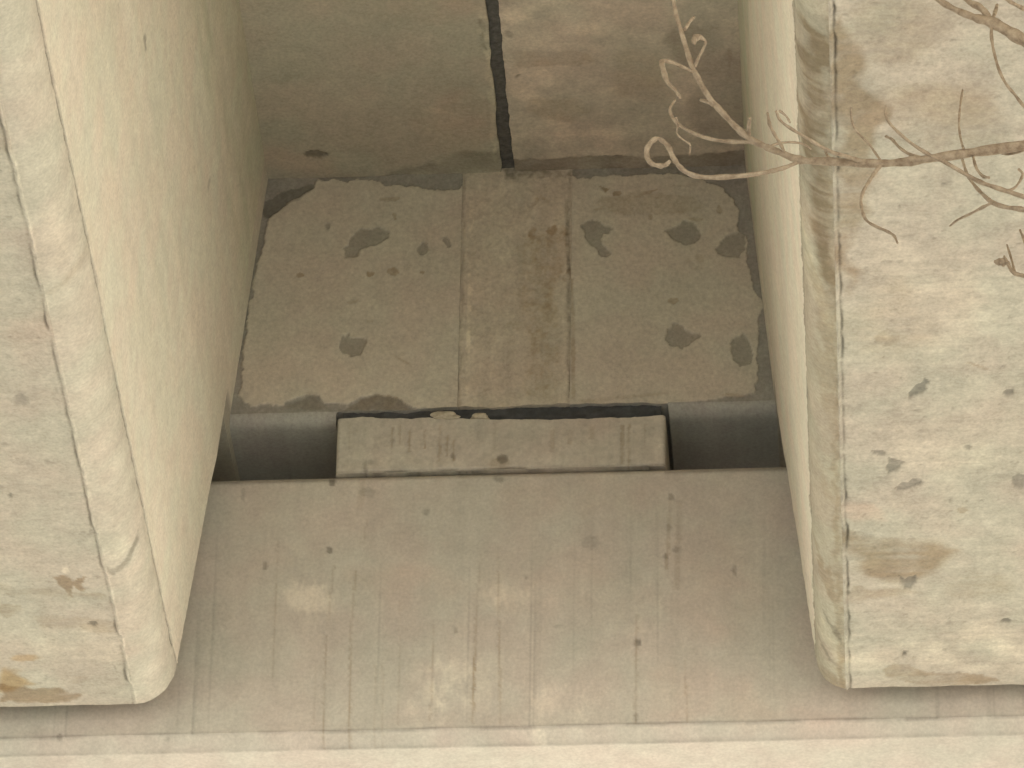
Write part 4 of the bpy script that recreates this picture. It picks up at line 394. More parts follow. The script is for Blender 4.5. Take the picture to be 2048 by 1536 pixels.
TINT = dict(spall=(.56,.57,.58), brown=(.66,.585,.50), light=(1.26,1.26,1.23), dark=(.50,.50,.49), rust=(.78,.55,.26), pink=(1.04,.95,.93))
def paint(col, M, breakup):
    for kind in ('pink', 'light', 'brown', 'rust', 'dark', 'spall'):
        if kind in M:
            m = M[kind]
            if kind in ('brown', 'light', 'pink', 'dark'): m = np.clip(m*(1+(1.0 if kind == 'light' else .55)*breakup), 0, 1)
            col *= 1+(np.array(TINT[kind])-1)*m[..., None]
    return col

# ------------------------------------------------------------------ mesh helpers
def tag(o, label=None, cat=None, group=None, kind=None):
    if label: o['label'] = label
    if cat: o['category'] = cat
    if group: o['group'] = group
    o['kind'] = kind or 'thing'
    return o
def empty(name, loc, label, cat, group=None):
    o = bpy.data.objects.new(name, None); COL.objects.link(o); o.location = loc
    o.empty_display_size = .2
    return tag(o, label, cat, group)
def link(name, me, m, parent=None):
    o = bpy.data.objects.new(name, me); COL.objects.link(o)
    if m: me.materials.append(m)
    if parent:
        o.parent = parent; o.matrix_parent_inverse = Matrix.Translation(-Vector(parent.location))
    return o
def build(name, verts, tint, faces, smooth, m, parent=None):
    me = bpy.data.meshes.new(name)
    me.from_pydata([tuple(v) for v in verts], [], faces)
    at = me.attributes.new("tint", 'FLOAT_COLOR', 'POINT')
    c = np.ones((len(verts), 4), np.float32); c[:, :3] = np.clip(tint, .01, .95)
    at.data.foreach_set("color", c.ravel())
    me.polygons.foreach_set("use_smooth", np.array(smooth, bool))
    me.update()
    me.set_sharp_from_angle(angle=math.radians(48))
    return link(name, me, m, parent)
def grid_faces(nu, nv, wrap=False):
    i = np.arange(nu if wrap else nu-1); j = np.arange(nv-1)
    I, J = np.meshgrid(i, j, indexing='ij'); I2 = (I+1) % nu
    return np.stack([I*nv+J, I*nv+J+1, I2*nv+J+1, I2*nv+J], -1).reshape(-1, 4).tolist()
def slab(name, P, T, back, m, parent=None, edge=None, zback=None):
    """a displaced face sheet P[nu,nv,3] with tint T, given thickness along the vector back"""
    nu, nv = P.shape[:2]
    V = P.reshape(-1, 3); C = T.reshape(-1, 3)
    F = grid_faces(nu, nv); S = [True]*len(F)
    ring = [(i, 0) for i in range(nu)] + [(nu-1, j) for j in range(1, nv)] + [(i, nv-1) for i in range(nu-2, -1, -1)] + [(0, j) for j in range(nv-2, 0, -1)]
    idx = [i*nv+j for i, j in ring]
    n0 = len(V)
    B = V[idx] + np.array(back)
    if zback is not None:
        for q, (i, j) in enumerate(ring):
            if j == 0: B[q, 2] = zback
    ec = C[idx] if edge is None else np.tile(np.array(edge), (len(idx), 1))
    V = np.vstack([V, B]); C = np.vstack([C, ec])
    k = len(idx)
    for q in range(k):
        F.append([idx[q], idx[(q+1) % k], n0+(q+1) % k, n0+q]); S.append(True)
    F.append([n0+q for q in range(k)]); S.append(False)
    return build(name, V, C, F, S, m, parent)
def sweep(name, P, T, m, parent=None):
    """closed profile loop swept along: P[nu,nv,3], loop over nu, both ends capped"""
    nu, nv = P.shape[:2]
    F = grid_faces(nu, nv, True); S = [True]*len(F)
    F.append([i*nv for i in range(nu)]); S.append(False)
    F.append([i*nv+nv-1 for i in range(nu-1, -1, -1)]); S.append(False)
    return build(name, P.reshape(-1, 3), T.reshape(-1, 3), F, S, m, parent)
def spaced(a, b, d):
    n = max(2, int(math.ceil(abs(b-a)/d))+1); return np.linspace(a, b, n)

# ------------------------------------------------------------------ materials
def concrete(name, bump=.25, rough=.9, speck=.16):
    m = bpy.data.materials.new(name); m.use_nodes = True
    nt = m.node_tree; n = nt.nodes; l = nt.links
    b = n['Principled BSDF']; b.inputs['Roughness'].default_value = rough
    b.inputs['Specular IOR Level'].default_value = .25
    tc = n.new('ShaderNodeTexCoord')
    at = n.new('ShaderNodeAttribute'); at.attribute_name = 'tint'
    n1 = n.new('ShaderNodeTexNoise'); n1.inputs['Scale'].default_value = 130; n1.inputs['Detail'].default_value = 5; n1.inputs['Roughness'].default_value = .7
    n2 = n.new('ShaderNodeTexNoise'); n2.inputs['Scale'].default_value = 24; n2.inputs['Detail'].default_value = 6; n2.inputs['Roughness'].default_value = .65
    n3 = n.new('ShaderNodeTexNoise'); n3.inputs['Scale'].default_value = 6; n3.inputs['Detail'].default_value = 3
    for q in (n1, n2, n3): l.new(tc.outputs['Object'], q.inputs['Vector'])
    r1 = n.new('ShaderNodeMapRange'); r1.inputs['From Min'].default_value = .3; r1.inputs['From Max'].default_value = .7
    r1.inputs['To Min'].default_value = 1-speck; r1.inputs['To Max'].default_value = 1+speck; l.new(n1.outputs['Fac'], r1.inputs['Value'])
    r2 = n.new('ShaderNodeMapRange'); r2.inputs['From Min'].default_value = .3; r2.inputs['From Max'].default_value = .7
    r2.inputs['To Min'].default_value = .93; r2.inputs['To Max'].default_value = 1.07; l.new(n2.outputs['Fac'], r2.inputs['Value'])
    mu = n.new('ShaderNodeMath'); mu.operation = 'MULTIPLY'; l.new(r1.outputs[0], mu.inputs[0]); l.new(r2.outputs[0], mu.inputs[1])
    hue = n.new('ShaderNodeMix'); hue.data_type = 'RGBA'
    hue.inputs['A'].default_value = (1.02, .985, .97, 1); hue.inputs['B'].default_value = (.98, 1.005, .98, 1)
    r3 = n.new('ShaderNodeMapRange'); r3.inputs['From Min'].default_value = .4; r3.inputs['From Max'].default_value = .6; l.new(n3.outputs['Fac'], r3.inputs['Value'])
    l.new(r3.outputs[0], hue.inputs['Factor'])
    v1 = n.new('ShaderNodeVectorMath'); v1.operation = 'SCALE'; l.new(hue.outputs['Result'], v1.inputs[0]); l.new(mu.outputs[0], v1.inputs['Scale'])
    v2 = n.new('ShaderNodeVectorMath'); v2.operation = 'MULTIPLY'; l.new(v1.outputs[0], v2.inputs[0]); l.new(at.outputs['Color'], v2.inputs[1])
    l.new(v2.outputs[0], b.inputs['Base Color'])
    bp = n.new('ShaderNodeBump'); bp.inputs['Strength'].default_value = bump; bp.inputs['Distance'].default_value = .004
    ad = n.new('ShaderNodeMath'); ad.operation = 'MULTIPLY_ADD'; ad.inputs[1].default_value = .5; l.new(n1.outputs['Fac'], ad.inputs[0]); l.new(n2.outputs['Fac'], ad.inputs[2])
    l.new(ad.outputs[0], bp.inputs['Height']); l.new(bp.outputs[0], b.inputs['Normal'])
    return m
def simple(name, c1, c2, scale, rough=.8, bump=.3, stretch=(1, 1, 1)):
    m = bpy.data.materials.new(name); m.use_nodes = True
    nt = m.node_tree; n = nt.nodes; l = nt.links
    b = n['Principled BSDF']; b.inputs['Roughness'].default_value = rough; b.inputs['Specular IOR Level'].default_value = .3
    tc = n.new('ShaderNodeTexCoord'); mp = n.new('ShaderNodeMapping'); mp.inputs['Scale'].default_value = stretch
    l.new(tc.outputs['Object'], mp.inputs['Vector'])
    no = n.new('ShaderNodeTexNoise'); no.inputs['Scale'].default_value = scale; no.inputs['Detail'].default_value = 6; no.inputs['Roughness'].default_value = .65
    l.new(mp.outputs[0], no.inputs['Vector'])
    cr = n.new('ShaderNodeValToRGB'); cr.color_ramp.elements[0].position = .35; cr.color_ramp.elements[1].position = .65
    cr.color_ramp.elements[0].color = (*c1, 1); cr.color_ramp.elements[1].color = (*c2, 1)
    l.new(no.outputs['Fac'], cr.inputs['Fac']); l.new(cr.outputs['Color'], b.inputs['Base Color'])
    bp = n.new('ShaderNodeBump'); bp.inputs['Strength'].default_value = bump; bp.inputs['Distance'].default_value = .003
    l.new(no.outputs['Fac'], bp.inputs['Height']); l.new(bp.outputs[0], b.inputs['Normal'])
    return m
M_STEM = concrete("weathered_concrete", .35)
M_WALL = concrete("skim_coated_concrete", .25)
M_CAP = concrete("cap_concrete", .2, .92, .12)
M_DECK = concrete("deck_concrete", .2)
M_FILL = simple("joint_filler_board", (.08, .08, .076), (.16, .155, .145), 60, .85)
M_BARK = simple("pale_bark", (.23, .172, .118), (.43, .35, .255), 90, .8, .4)
M_CHIP = simple("loose_mortar", (.40, .36, .28), (.55, .50, .40), 80)

# ------------------------------------------------------------------ ground
def make_ground():
    m = simple("dry_ground", (.44, .41, .34), (.54, .51, .44), .35, .95, .5)
    bm = bmesh.new()
    g = [-600, -200, -60, -25, -12, -6, 0, 6, 12, 25, 60, 200, 600]
    vs = [[bm.verts.new((x, y, .0)) for y in g] for x in g]
    for i in range(len(g)-1):
        for j in range(len(g)-1): bm.faces.new((vs[i][j], vs[i+1][j], vs[i+1][j+1], vs[i][j+1]))
    me = bpy.data.meshes.new("ground"); bm.to_mesh(me); bm.free()
    o = link("ground", me, m); o.location = (0, 0, -8.6); tag(o, kind='structure')
make_ground()

# ------------------------------------------------------------------ T beams
STEM_A = np.array((.68, .64, .55))
WEBK = .0977
def web_x(z):
    z = np.asarray(z, float)
    return .600-WEBK*(z-.17)+.055*np.clip(-z, 0, .06)+.024*np.clip(-z-.06, 0, 1)
Y_END, Y_DENSE, Y_FAR = -.08, -2.75, -14.0
def stem_profile(side):
    """inner web from the haunch down, rounded chamfer, soffit, outer chamfer, outer web; x given for the +x side"""
    edge = .762 if side < 0 else .745
    zk = -.513 if side < 0 else -.532
    pts = [(web_x(zz), zz) for zz in (.83, .80, .785, .77, .74, .70, .65, .60)]
    pts += [(web_x(zz), zz) for zz in spaced(.59, zk+.03, .010)]
    wx0 = web_x(zk)
    pts += [(web_x(zz), zz) for zz in spaced(zk+.028, zk+.002, .0016)]
    arc = []
    for q in np.concatenate([np.linspace(0, .32, 26)[1:], np.linspace(.32, 1.35, 22)[1:], np.linspace(1.35, math.pi/2, 12)[1:]]):            # rounded corner between web and soffit
        r = 1.0
        k_ = .93; li = 2*q/math.pi
        cx = k_*(edge-(edge-wx0)*math.cos(q))+(1-k_)*(wx0+(edge-wx0)*li); cz = zk-(.608+zk)*(k_*math.sin(q)+(1-k_)*li)
        arc.append((cx, cz))
    pts += arc
    pts += [(xx, -.608) for xx in spaced(edge+.0016, edge+.03, .0016)]
    pts += [(xx, -.608) for xx in spaced(edge+.034, edge+.40, .0042)]
    x1 = edge+.50
    pts += [(xx, -.608) for xx in spaced(edge+.44, x1, .02)]
    pts += [(x1+.03, -.602), (x1+.055, -.585), (x1+.07, -.555), (x1+.078, -.50)]
    pts += [(x1+.078+.0977*(zz+.5), zz) for zz in (-.3, 0, .3, .6)] + [(x1+.25, .74), (x1+.33, .795), (x1+.40, .83)]
    return np.array(pts), edge, zk
def make_stem(side, parent):
    prof, edge, zk = stem_profile(side)
    seg = np.linalg.norm(np.diff(prof, axis=0), axis=1); S = np.concatenate([[0], np.cumsum(seg)])
    tan = np.gradient(prof, S, axis=0); tan /= np.linalg.norm(tan, axis=1)[:, None]
    nor = np.stack([tan[:, 1], -tan[:, 0]], 1)             # outward: towards the gap for the inner web, down for the soffit
    y = np.concatenate([np.array([Y_END, Y_END-.002]), spaced(Y_END-.006, Y_DENSE, .0062), spaced(Y_DENSE-.3, Y_FAR, .6)])
    n, k = len(prof), len(y)
    SS = np.repeat(S[:, None], k, 1); YY = np.repeat(y[None, :], n, 0)
    XX = np.repeat(prof[:, :1], k, 1)*side + (.0125 if side < 0 else .0105)*np.clip(-YY, 0, 20); ZZ = np.repeat(prof[:, 1:], k, 1)
    i_w = int(np.argmin(abs(prof[:, 1]-zk-.002)+(prof[:, 0] > edge+.1)*9)); s_w = S[i_w]
    s_e = S[int(np.argmin(abs(prof[:, 0]-edge)+abs(prof[:, 1]+.608)))]
    web = SS < s_w; cham = (SS >= s_w) & (SS < s_e); sof = (SS >= s_e) & (SS < s_e+.5)
    sd = 3 if side < 0 else 5
    # --- relief
    d = .0016*fbm(SS, YY, .12, .35, 2+sd) + .0006*fbm(SS, YY, .012, .03, 9+sd, 3)
    d += np.where(sof, .0009*fbm(SS, YY, .12, .016, 21+sd, 4), 0)
    rag = fbm(YY, SS*0, .05, .05, 40+sd, 4); rag2 = fbm(YY, SS*0, .022, .05, 50+sd, 4)
    seam_e = s_e+.0015+.0030*rag; seam_w = s_w-.0005+.0024*rag2+.002*rag
    fin_e = np.exp(-((SS-seam_e)/.0026)**2)*np.clip(.85+.7*rag2, .1, 1.6); fin_w = np.exp(-((SS-seam_w)/.0024)**2)*np.clip(.7+.7*rag, .0, 1.5)
    grv_e = np.exp(-((SS-seam_e-.0065)/.0026)**2)*np.clip(.75+.9*rag, 0, 1.4); grv_w = np.exp(-((SS-seam_w-.0058)/.0030)**2)*np.clip(.95+.6*rag2, .25, 1.4)
    d += .0036*fin_e+.0030*fin_w-.0026*grv_e-.0024*grv_w
    # --- tint
    T = np.ones((n, k, 3))*STEM_A
    big = fbm(SS, YY, .30, .55, 60+sd, 4); med = fbm(SS, YY, .07, .10, 61+sd, 5)
    fine = fbm(SS, YY, .012, .014, 62+sd, 3)
    boards = fbm(SS, YY, .16, .010, 63+sd, 4); boards2 = fbm(SS, YY, .05, .022, 64+sd, 4)
    amp = 1.0 if side > 0 else .75
    grain = fbm(SS, YY, .026, .018, 65+sd, 4)
    ts = 1+amp*(.08*big+.075*med+.07*fine+.045*boards+.045*boards2+.075*grain)
    tw = 1+.028*fbm(SS, YY, .05, 1.4, 70+sd, 4)+.05*big+.015*fine
    tch = 1+.07*med+.06*fbm(SS, YY, .03, .05, 71+sd, 4)+.03*fine
    green_shade = np.where(web, sstep(.30, .62, ZZ+.10*fbm(ZZ, YY, .10, .5, 76+sd, 4)), 0)*(.75+.5*fbm(ZZ, YY, .04, .2, 77+sd, 4))  # greenish tinge plus painted shade, deepening the web's fade towards the deck
    T *= 1-np.clip(green_shade, 0, 1)[..., None]*np.array((.17, .12, .17))
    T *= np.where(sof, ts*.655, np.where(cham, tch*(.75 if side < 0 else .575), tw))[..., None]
    hueb = fbm(SS, YY, .04, .9, 72+sd, 3)*np.where(web, 1, .4)+.5*fbm(SS, YY, .15, .2, 73+sd, 3)
    T *= 1+np.stack([.008*hueb, -.005*hueb, -.011*hueb], -1)
    pits = np.clip((fbm(SS, YY, .016, .012, 80+sd, 2)-.95)*3, 0, 1)*np.where(sof, 1, 0)
    T *= (1-.22*pits)[..., None]; d -= .0015*pits
    T *= (1-(.34 if side < 0 else .5)*np.clip(grv_e, 0, 1)-.6*np.clip(grv_w, 0, 1))[..., None]
    T *= (1+(.18 if side < 0 else -.12)*np.clip(fin_e, 0, 1)+.08*np.clip(fin_w, 0, 1))[..., None]
    if side > 0: T *= np.where(cham[..., None], np.array((1.0, .99, .93)), 1.0)
    nm = 'right' if side > 0 else 'left'
    for surf, where in (('soffit_'+nm, sof), ('chamfer_'+nm, cham)):
        ii = np.where(where[:, 0])[0]; sl = slice(ii[0], ii[-1]+1)
        Mk = masks(surf, XX[sl], YY[sl])
        T[sl] = paint(T[sl], Mk, med[sl]+.6*boards[sl])
        if 'spall' in Mk: d[sl] -= .0035*Mk['spall']
        if surf == 'chamfer_left' and 'dark' in Mk: d[sl] -= .002*Mk['dark']
    if side < 0:
        ii = np.where(web[:, 0])[0]; sl = slice(ii[0], ii[-1]+1)
        T[sl] = paint(T[sl], masks('web_left', ZZ[sl], YY[sl]), med[sl])
    # far edge of the soffit: slightly chipped arris
    chip = np.clip((fbm(SS, YY*0+.3, .05, .05, 90+sd, 4)-.1), 0, 1)
    yy = YY.copy(); yy[:, :2] -= (np.where(sof[:, :2] | cham[:, :2], .004*chip[:, :2], 0))
    fade = np.ones((n, k)); fade[:, 0] = .2; fade[:3] = 0; fade[-3:] = 0
    P = np.stack([XX+side*nor[:, :1]*d*fade, yy, ZZ+nor[:, 1:]*d*fade], -1)
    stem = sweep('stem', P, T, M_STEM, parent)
    # the notched end that rests on the seat (same outline, cut off above the seat)
    inner = [q for q in prof if q[1] > .12 and q[0] < edge+.2]
    outer = [q for q in prof if q[1] > .12 and q[0] >= edge+.2]
    loop = np.array(inner[::3]+[inner[-1]]+[(web_x(.112), .112), (edge+.62, .112)]+outer)
    yn = np.array([Y_END, -.03, .02, .2, .43])
    nn = len(loop)
    Pn = np.zeros((nn, len(yn), 3)); Pn[..., 0] = loop[:, :1]*side; Pn[..., 1] = yn[None]; Pn[..., 2] = loop[:, 1:]
    sweep('bearing_end', Pn, np.ones((nn, len(yn), 3))*STEM_A*np.where(loop[:, 1] > .19, np.where(loop[:, 1] > .45, .86, .95), .55)[:, None, None], M_STEM, parent)  # painted shade under the deck carries on here; darker again near the seat
    X, Z = np.meshgrid(np.array([edge+.02, edge+.4])*side, np.array([.0006, .1118]), indexing='ij')
    slab('bearing_pad', np.stack([X, X*0+.14, Z], -1), np.ones(X.shape+(3,))*.06, (0, .24, 0), M_STEM, parent, edge=(.06, .06, .06))
    return stem
def make_flange(side, parent):
    jx = lambda yy: (.021+.0*yy) if side > 0 else (-.011)
    u = np.concatenate([spaced(0, .62, .0045), np.array([.9, 1.4, 1.985])])
    y = np.concatenate([np.array([.44, .2]), spaced(.03, -.95, .0055), np.array([-1.2, -2, -4, -7, Y_FAR])])
    U, Y = np.meshgrid(u, y, indexing='ij')
    edgej = .0036*fbm(Y, U*0, .05, .05, 5 if side > 0 else 6, 4)
    if side > 0: x0 = .021+.013*(-Y).clip(0, 3)*.9+edgej       # joint edges run slightly out of parallel
    else: x0 = -.011+.018*(-Y).clip(0, 3)*1.1-.8*edgej
    if side > 0: X = x0*(1-sstep(0, .3, U))+.021*sstep(0, .3, U)+U
    else: X = x0*(1-sstep(0, .3, U))-.011*sstep(0, .3, U)-U
    sd = 100 if side > 0 else 130
    big = fbm(X, Y, .22, .22, sd, 4); med = fbm(X, Y, .06, .05, sd+1, 5); fine = fbm(X, Y, .011, .011, sd+2, 3)
    T = np.ones(X.shape+(3,))*np.array((.54, .50, .425) if side > 0 else (.45, .422, .35))
    T *= (1+(.09 if side > 0 else .05)*big+(.11 if side > 0 else .04)*med+.04*fine+(.03*fbm(X, Y, .10, .02, sd+3, 4) if side > 0 else 0))[..., None]
    d = .0015*big+.0006*fine
    Mk = masks('deck_right' if side > 0 else 'deck_left', X, Y)
    if side > 0:
        Mk['brown'] = Mk['brown']*.7
        T *= 1+np.stack([.0*med+.008, -.0*med-.006, .0*med], -1)+.05*fbm(X, Y, .02, .02, sd+5, 4)[..., None]
    T = paint(T, Mk, med)
    if 'dark' in Mk: d = d+.004*Mk['dark']
    lip = np.exp(-(U/.012)**2)*np.clip(.5+.8*fbm(Y, U*0, .03, .03, sd+7, 4), 0, 1)
    d = d+.004*lip
    Z = .79+d
    P = np.stack([X, Y, Z], -1)
    return slab('deck_flange', P, T, (0, 0, .22), M_DECK, parent, edge=(.2, .18, .14))
def make_end_wall(side, parent):
    v = np.concatenate([np.linspace(.138, .1635, 14), spaced(.165, .812, .0031)]); nu = 190
    u = np.linspace(0, 1, nu)
    U, Z = np.meshgrid(u, v, indexing='ij')
    if side < 0: xa, xb = -(web_x(Z)+.014), np.full_like(Z, -.098)
    else: xa, xb = np.full_like(Z, .150), web_x(Z)+.014
    X = xa+(xb-xa)*U
    sd = 200 if side < 0 else 230
    # ragged lower arris above the block
    over = abs(X) < .366                                   # above the block: ragged arris; beside it: a splayed lower edge
    zb = .1665+.0045*fbm(X, X*0, .09, .09, sd+9, 4)*over
    low = np.clip(.165-Z, 0, 1)
    Z = np.where(Z < .1649, np.where(over, zb, Z+.0015), np.where(Z < .2, zb+(Z-.165)*(.2-zb)/.035, Z))
    Mk = masks('wall_left' if side < 0 else 'wall_right', X, Z)
    sk = Mk.pop('skim')
    big = fbm(X, Z, .25, .25, sd, 4); med = fbm(X, Z, .05, .05, sd+1, 5); fine = fbm(X, Z, .010, .010, sd+2, 3)
    core = np.array((.30, .288, .265)); skim = np.array((.525, .487, .42))
    T = core*(1+.10*med+.08*fine)[..., None]*(1-sk[..., None])+skim*(1+.05*big+.025*med+.018*fine)[..., None]*sk[..., None]
    if 'spall' in Mk: Mk['spall'] = Mk['spall']*.82
    T = paint(T, Mk, med)
    sp = Mk.get('spall', 0)
    d = .0035*sk*1.0+.0008*big+.0005*fine-.0042*sp*sk-.001*Mk.get('brown', 0)+.0012*(1-sk)*med
    T = np.where((low > .0005)[..., None], np.array((.37, .365, .345))*(1+.06*med+.04*fine)[..., None], T)
    d = np.where(low > .0005, -.038*(1-np.sqrt(np.clip(1-(low/.0272)**2, 0, 1))), d)
    rim = np.clip(1-abs(sk-.5)*2, 0, 1)*(low < .0005); T *= (1-.22*rim)[..., None]
    P = np.stack([X, -d, Z], -1)
    X, Z2 = np.meshgrid(np.array([1.33, 1.6, 1.985])*side, np.array([.165, .5, .797]), indexing='ij')
    slab('end_wall', np.stack([X, X*0+.002, Z2], -1), np.ones(X.shape+(3,))*np.array((.45, .41, .35)), (0, .42, 0), M_WALL, parent)
    return slab('end_wall', P, T, (0, .42, 0), M_WALL, parent, edge=(.35, .35, .345))

def make_beam(side, label):
    t = empty('concrete_beam', (side*1.0, -.08, -.608), label, 'beam', 'precast beams of the bridge')
    make_stem(side, t); make_flange(side, t); make_end_wall(side, t)
    return t
make_beam(-1, "left concrete beam with broad pale inner flank and rust brown stain at its end")
make_beam(1, "right concrete T beam behind the bare twigs with blotchy brown stains along its bottom edge")

def added_shade_beams():
    """plain neighbours added on both sides, out of view, to shade the ground below"""
    prof = np.array([(-.45, .83), (-.46, .79), (-.33, -.50), (-.25, -.608), (.25, -.608), (.33, -.50), (.46, .79), (.45, .83)])
    first = None
    for x in (3.0, -3.0, 5.0, -5.0, 7.0, -7.0, 9.0, -9.0, 11.0, -11.0):
        if first is None:
            t = empty('concrete_beam', (x, -.08, -.608), "unseen plain concrete T beam added outside the two flanking the gap to shade the ground", 'beam', 'unseen outer beams added for shade')
            y = np.array([Y_END, -4.0, -9.0, Y_FAR])
            P = np.zeros((8, 4, 3)); P[..., 0] = prof[:, :1]+x; P[..., 1] = y[None]; P[..., 2] = prof[:, 1:]
            a = sweep('stem', P, np.ones(P.shape)*STEM_A, M_STEM, t)  # stem of the added unseen beam
            X, Y = np.meshgrid(np.array([x-.985, x, x+.985]), np.array([.44, -5, Y_FAR]), indexing='ij')
            P = np.stack([X, Y, X*0+.79], -1)
            b = slab('deck_flange', P, np.ones(P.shape)*np.array((.36, .33, .26)), (0, 0, .22), M_DECK, t)
            X, Z = np.meshgrid(np.array([x-.985, x, x+.985]), np.array([.165, .5, .797]), indexing='ij')
            slab('end_wall', np.stack([X, X*0+.002, Z], -1), np.ones(X.shape+(3,))*np.array((.45, .41, .35)), (0, .42, 0), M_WALL, t)
            X, Z = np.meshgrid(np.array([x-.37, x, x+.37]), np.array([.0006, .08, .30]), indexing='ij')
            slab('bearing_end', np.stack([X, X*0-.079, Z], -1), np.ones(X.shape+(3,))*STEM_A*.6, (0, .40, 0), M_STEM, t)  # end of the added unseen beam
            first = t
        else:
            t = first.copy(); COL.objects.link(t); t.location.x = x
            for ch in first.children:
                c = ch.copy(); COL.objects.link(c); c.parent = t; c.matrix_parent_inverse = ch.matrix_parent_inverse.copy()
added_shade_beams()

# ------------------------------------------------------------------ infill strip between the two end walls
def make_infill():
    v = spaced(.165, .812, .0031); u = np.linspace(-.0975, .1495, 84)
    X, Z = np.meshgrid(u, v, indexing='ij')
    zb = .170+.005*fbm(X, X*0, .08, .08, 309, 4)
    Z = np.where(Z < .2, zb+(Z-.165)*(.2-zb)/.035, Z)
    Mk = masks('infill', X, Z)
    big = fbm(X, Z, .2, .3, 300, 4); med = fbm(X, Z, .04, .05, 301, 5); fine = fbm(X, Z, .011, .012, 302, 3)
    vert = fbm(X, Z, .018, .3, 303, 4)
    T = np.ones(X.shape+(3,))*np.array((.52, .472, .40))
    T *= (1+.06*big+.06*med+.06*fine+.06*vert)[..., None]
    if 'brown' in Mk: Mk['brown'] = Mk['brown']*.62
    T = paint(T, Mk, 1.3*med+1.6*fine+1.2*fbm(X, Z, .02, .022, 333, 3))
    edge = np.minimum(X+.0975, .1495-X)+.004*fbm(Z, X*0, .045, .045, 306, 4)+.002
    gro = np.exp(-((edge-.004)/.003)**2)*np.clip(.7+.8*fbm(Z, X*0, .06, .06, 305, 4), 0, 1)
    T *= (1-.26*gro)[..., None]
    d = .0018+.001*big+.0012*med+.0012*fine-.002*gro-.003*Mk.get('brown', 0)-.002*Mk.get('dark', 0)
    edgeb = np.exp(-((edge-.012)/.006)**2); d = d+.0012*edgeb
    P = np.stack([X, -d, Z], -1)
    o = slab('concrete_infill', P, T, (0, .40, 0), M_WALL, None, edge=(.3, .29, .27), zback=.1665)
    tag(o, "rough pitted concrete infill strip between the two patched end walls below the deck joint", 'infill strip')
make_infill()

def make_filler():
    bm = bmesh.new()
    ys = np.concatenate([[.40, -.028], np.linspace(-.032, Y_FAR, 140)])
    rows = []
    for q, yy in enumerate(ys):
        k = max(0, -yy)
        if yy > -.03: k = 0
        xl, xr = -.012+.0198*min(k, 3)+.0, .0225+.0117*min(k, 3)
        xl -= .004; xr += .004
        z = .800+.0015*math.sin(q*1.7)
        rows.append([bm.verts.new(c) for c in ((xl, yy, z), (xr, yy, z+.001), (xr, yy, z+.05), (xl, yy, z+.05))])
    for a_, b_ in zip(rows[:-1], rows[1:]):
        for i in range(4): bm.faces.new((a_[i], a_[(i+1) % 4], b_[(i+1) % 4], b_[i]))
    bm.faces.new(rows[0]); bm.faces.new(rows[-1][::-1])
    me = bpy.data.meshes.new('joint_filler'); bm.to_mesh(me); bm.free()
    o = link('joint_filler', me, M_FILL)
    tag(o, "dark grey filler strip in the joint of the deck overhead, ending above the infill strip", 'joint filler')
make_filler()

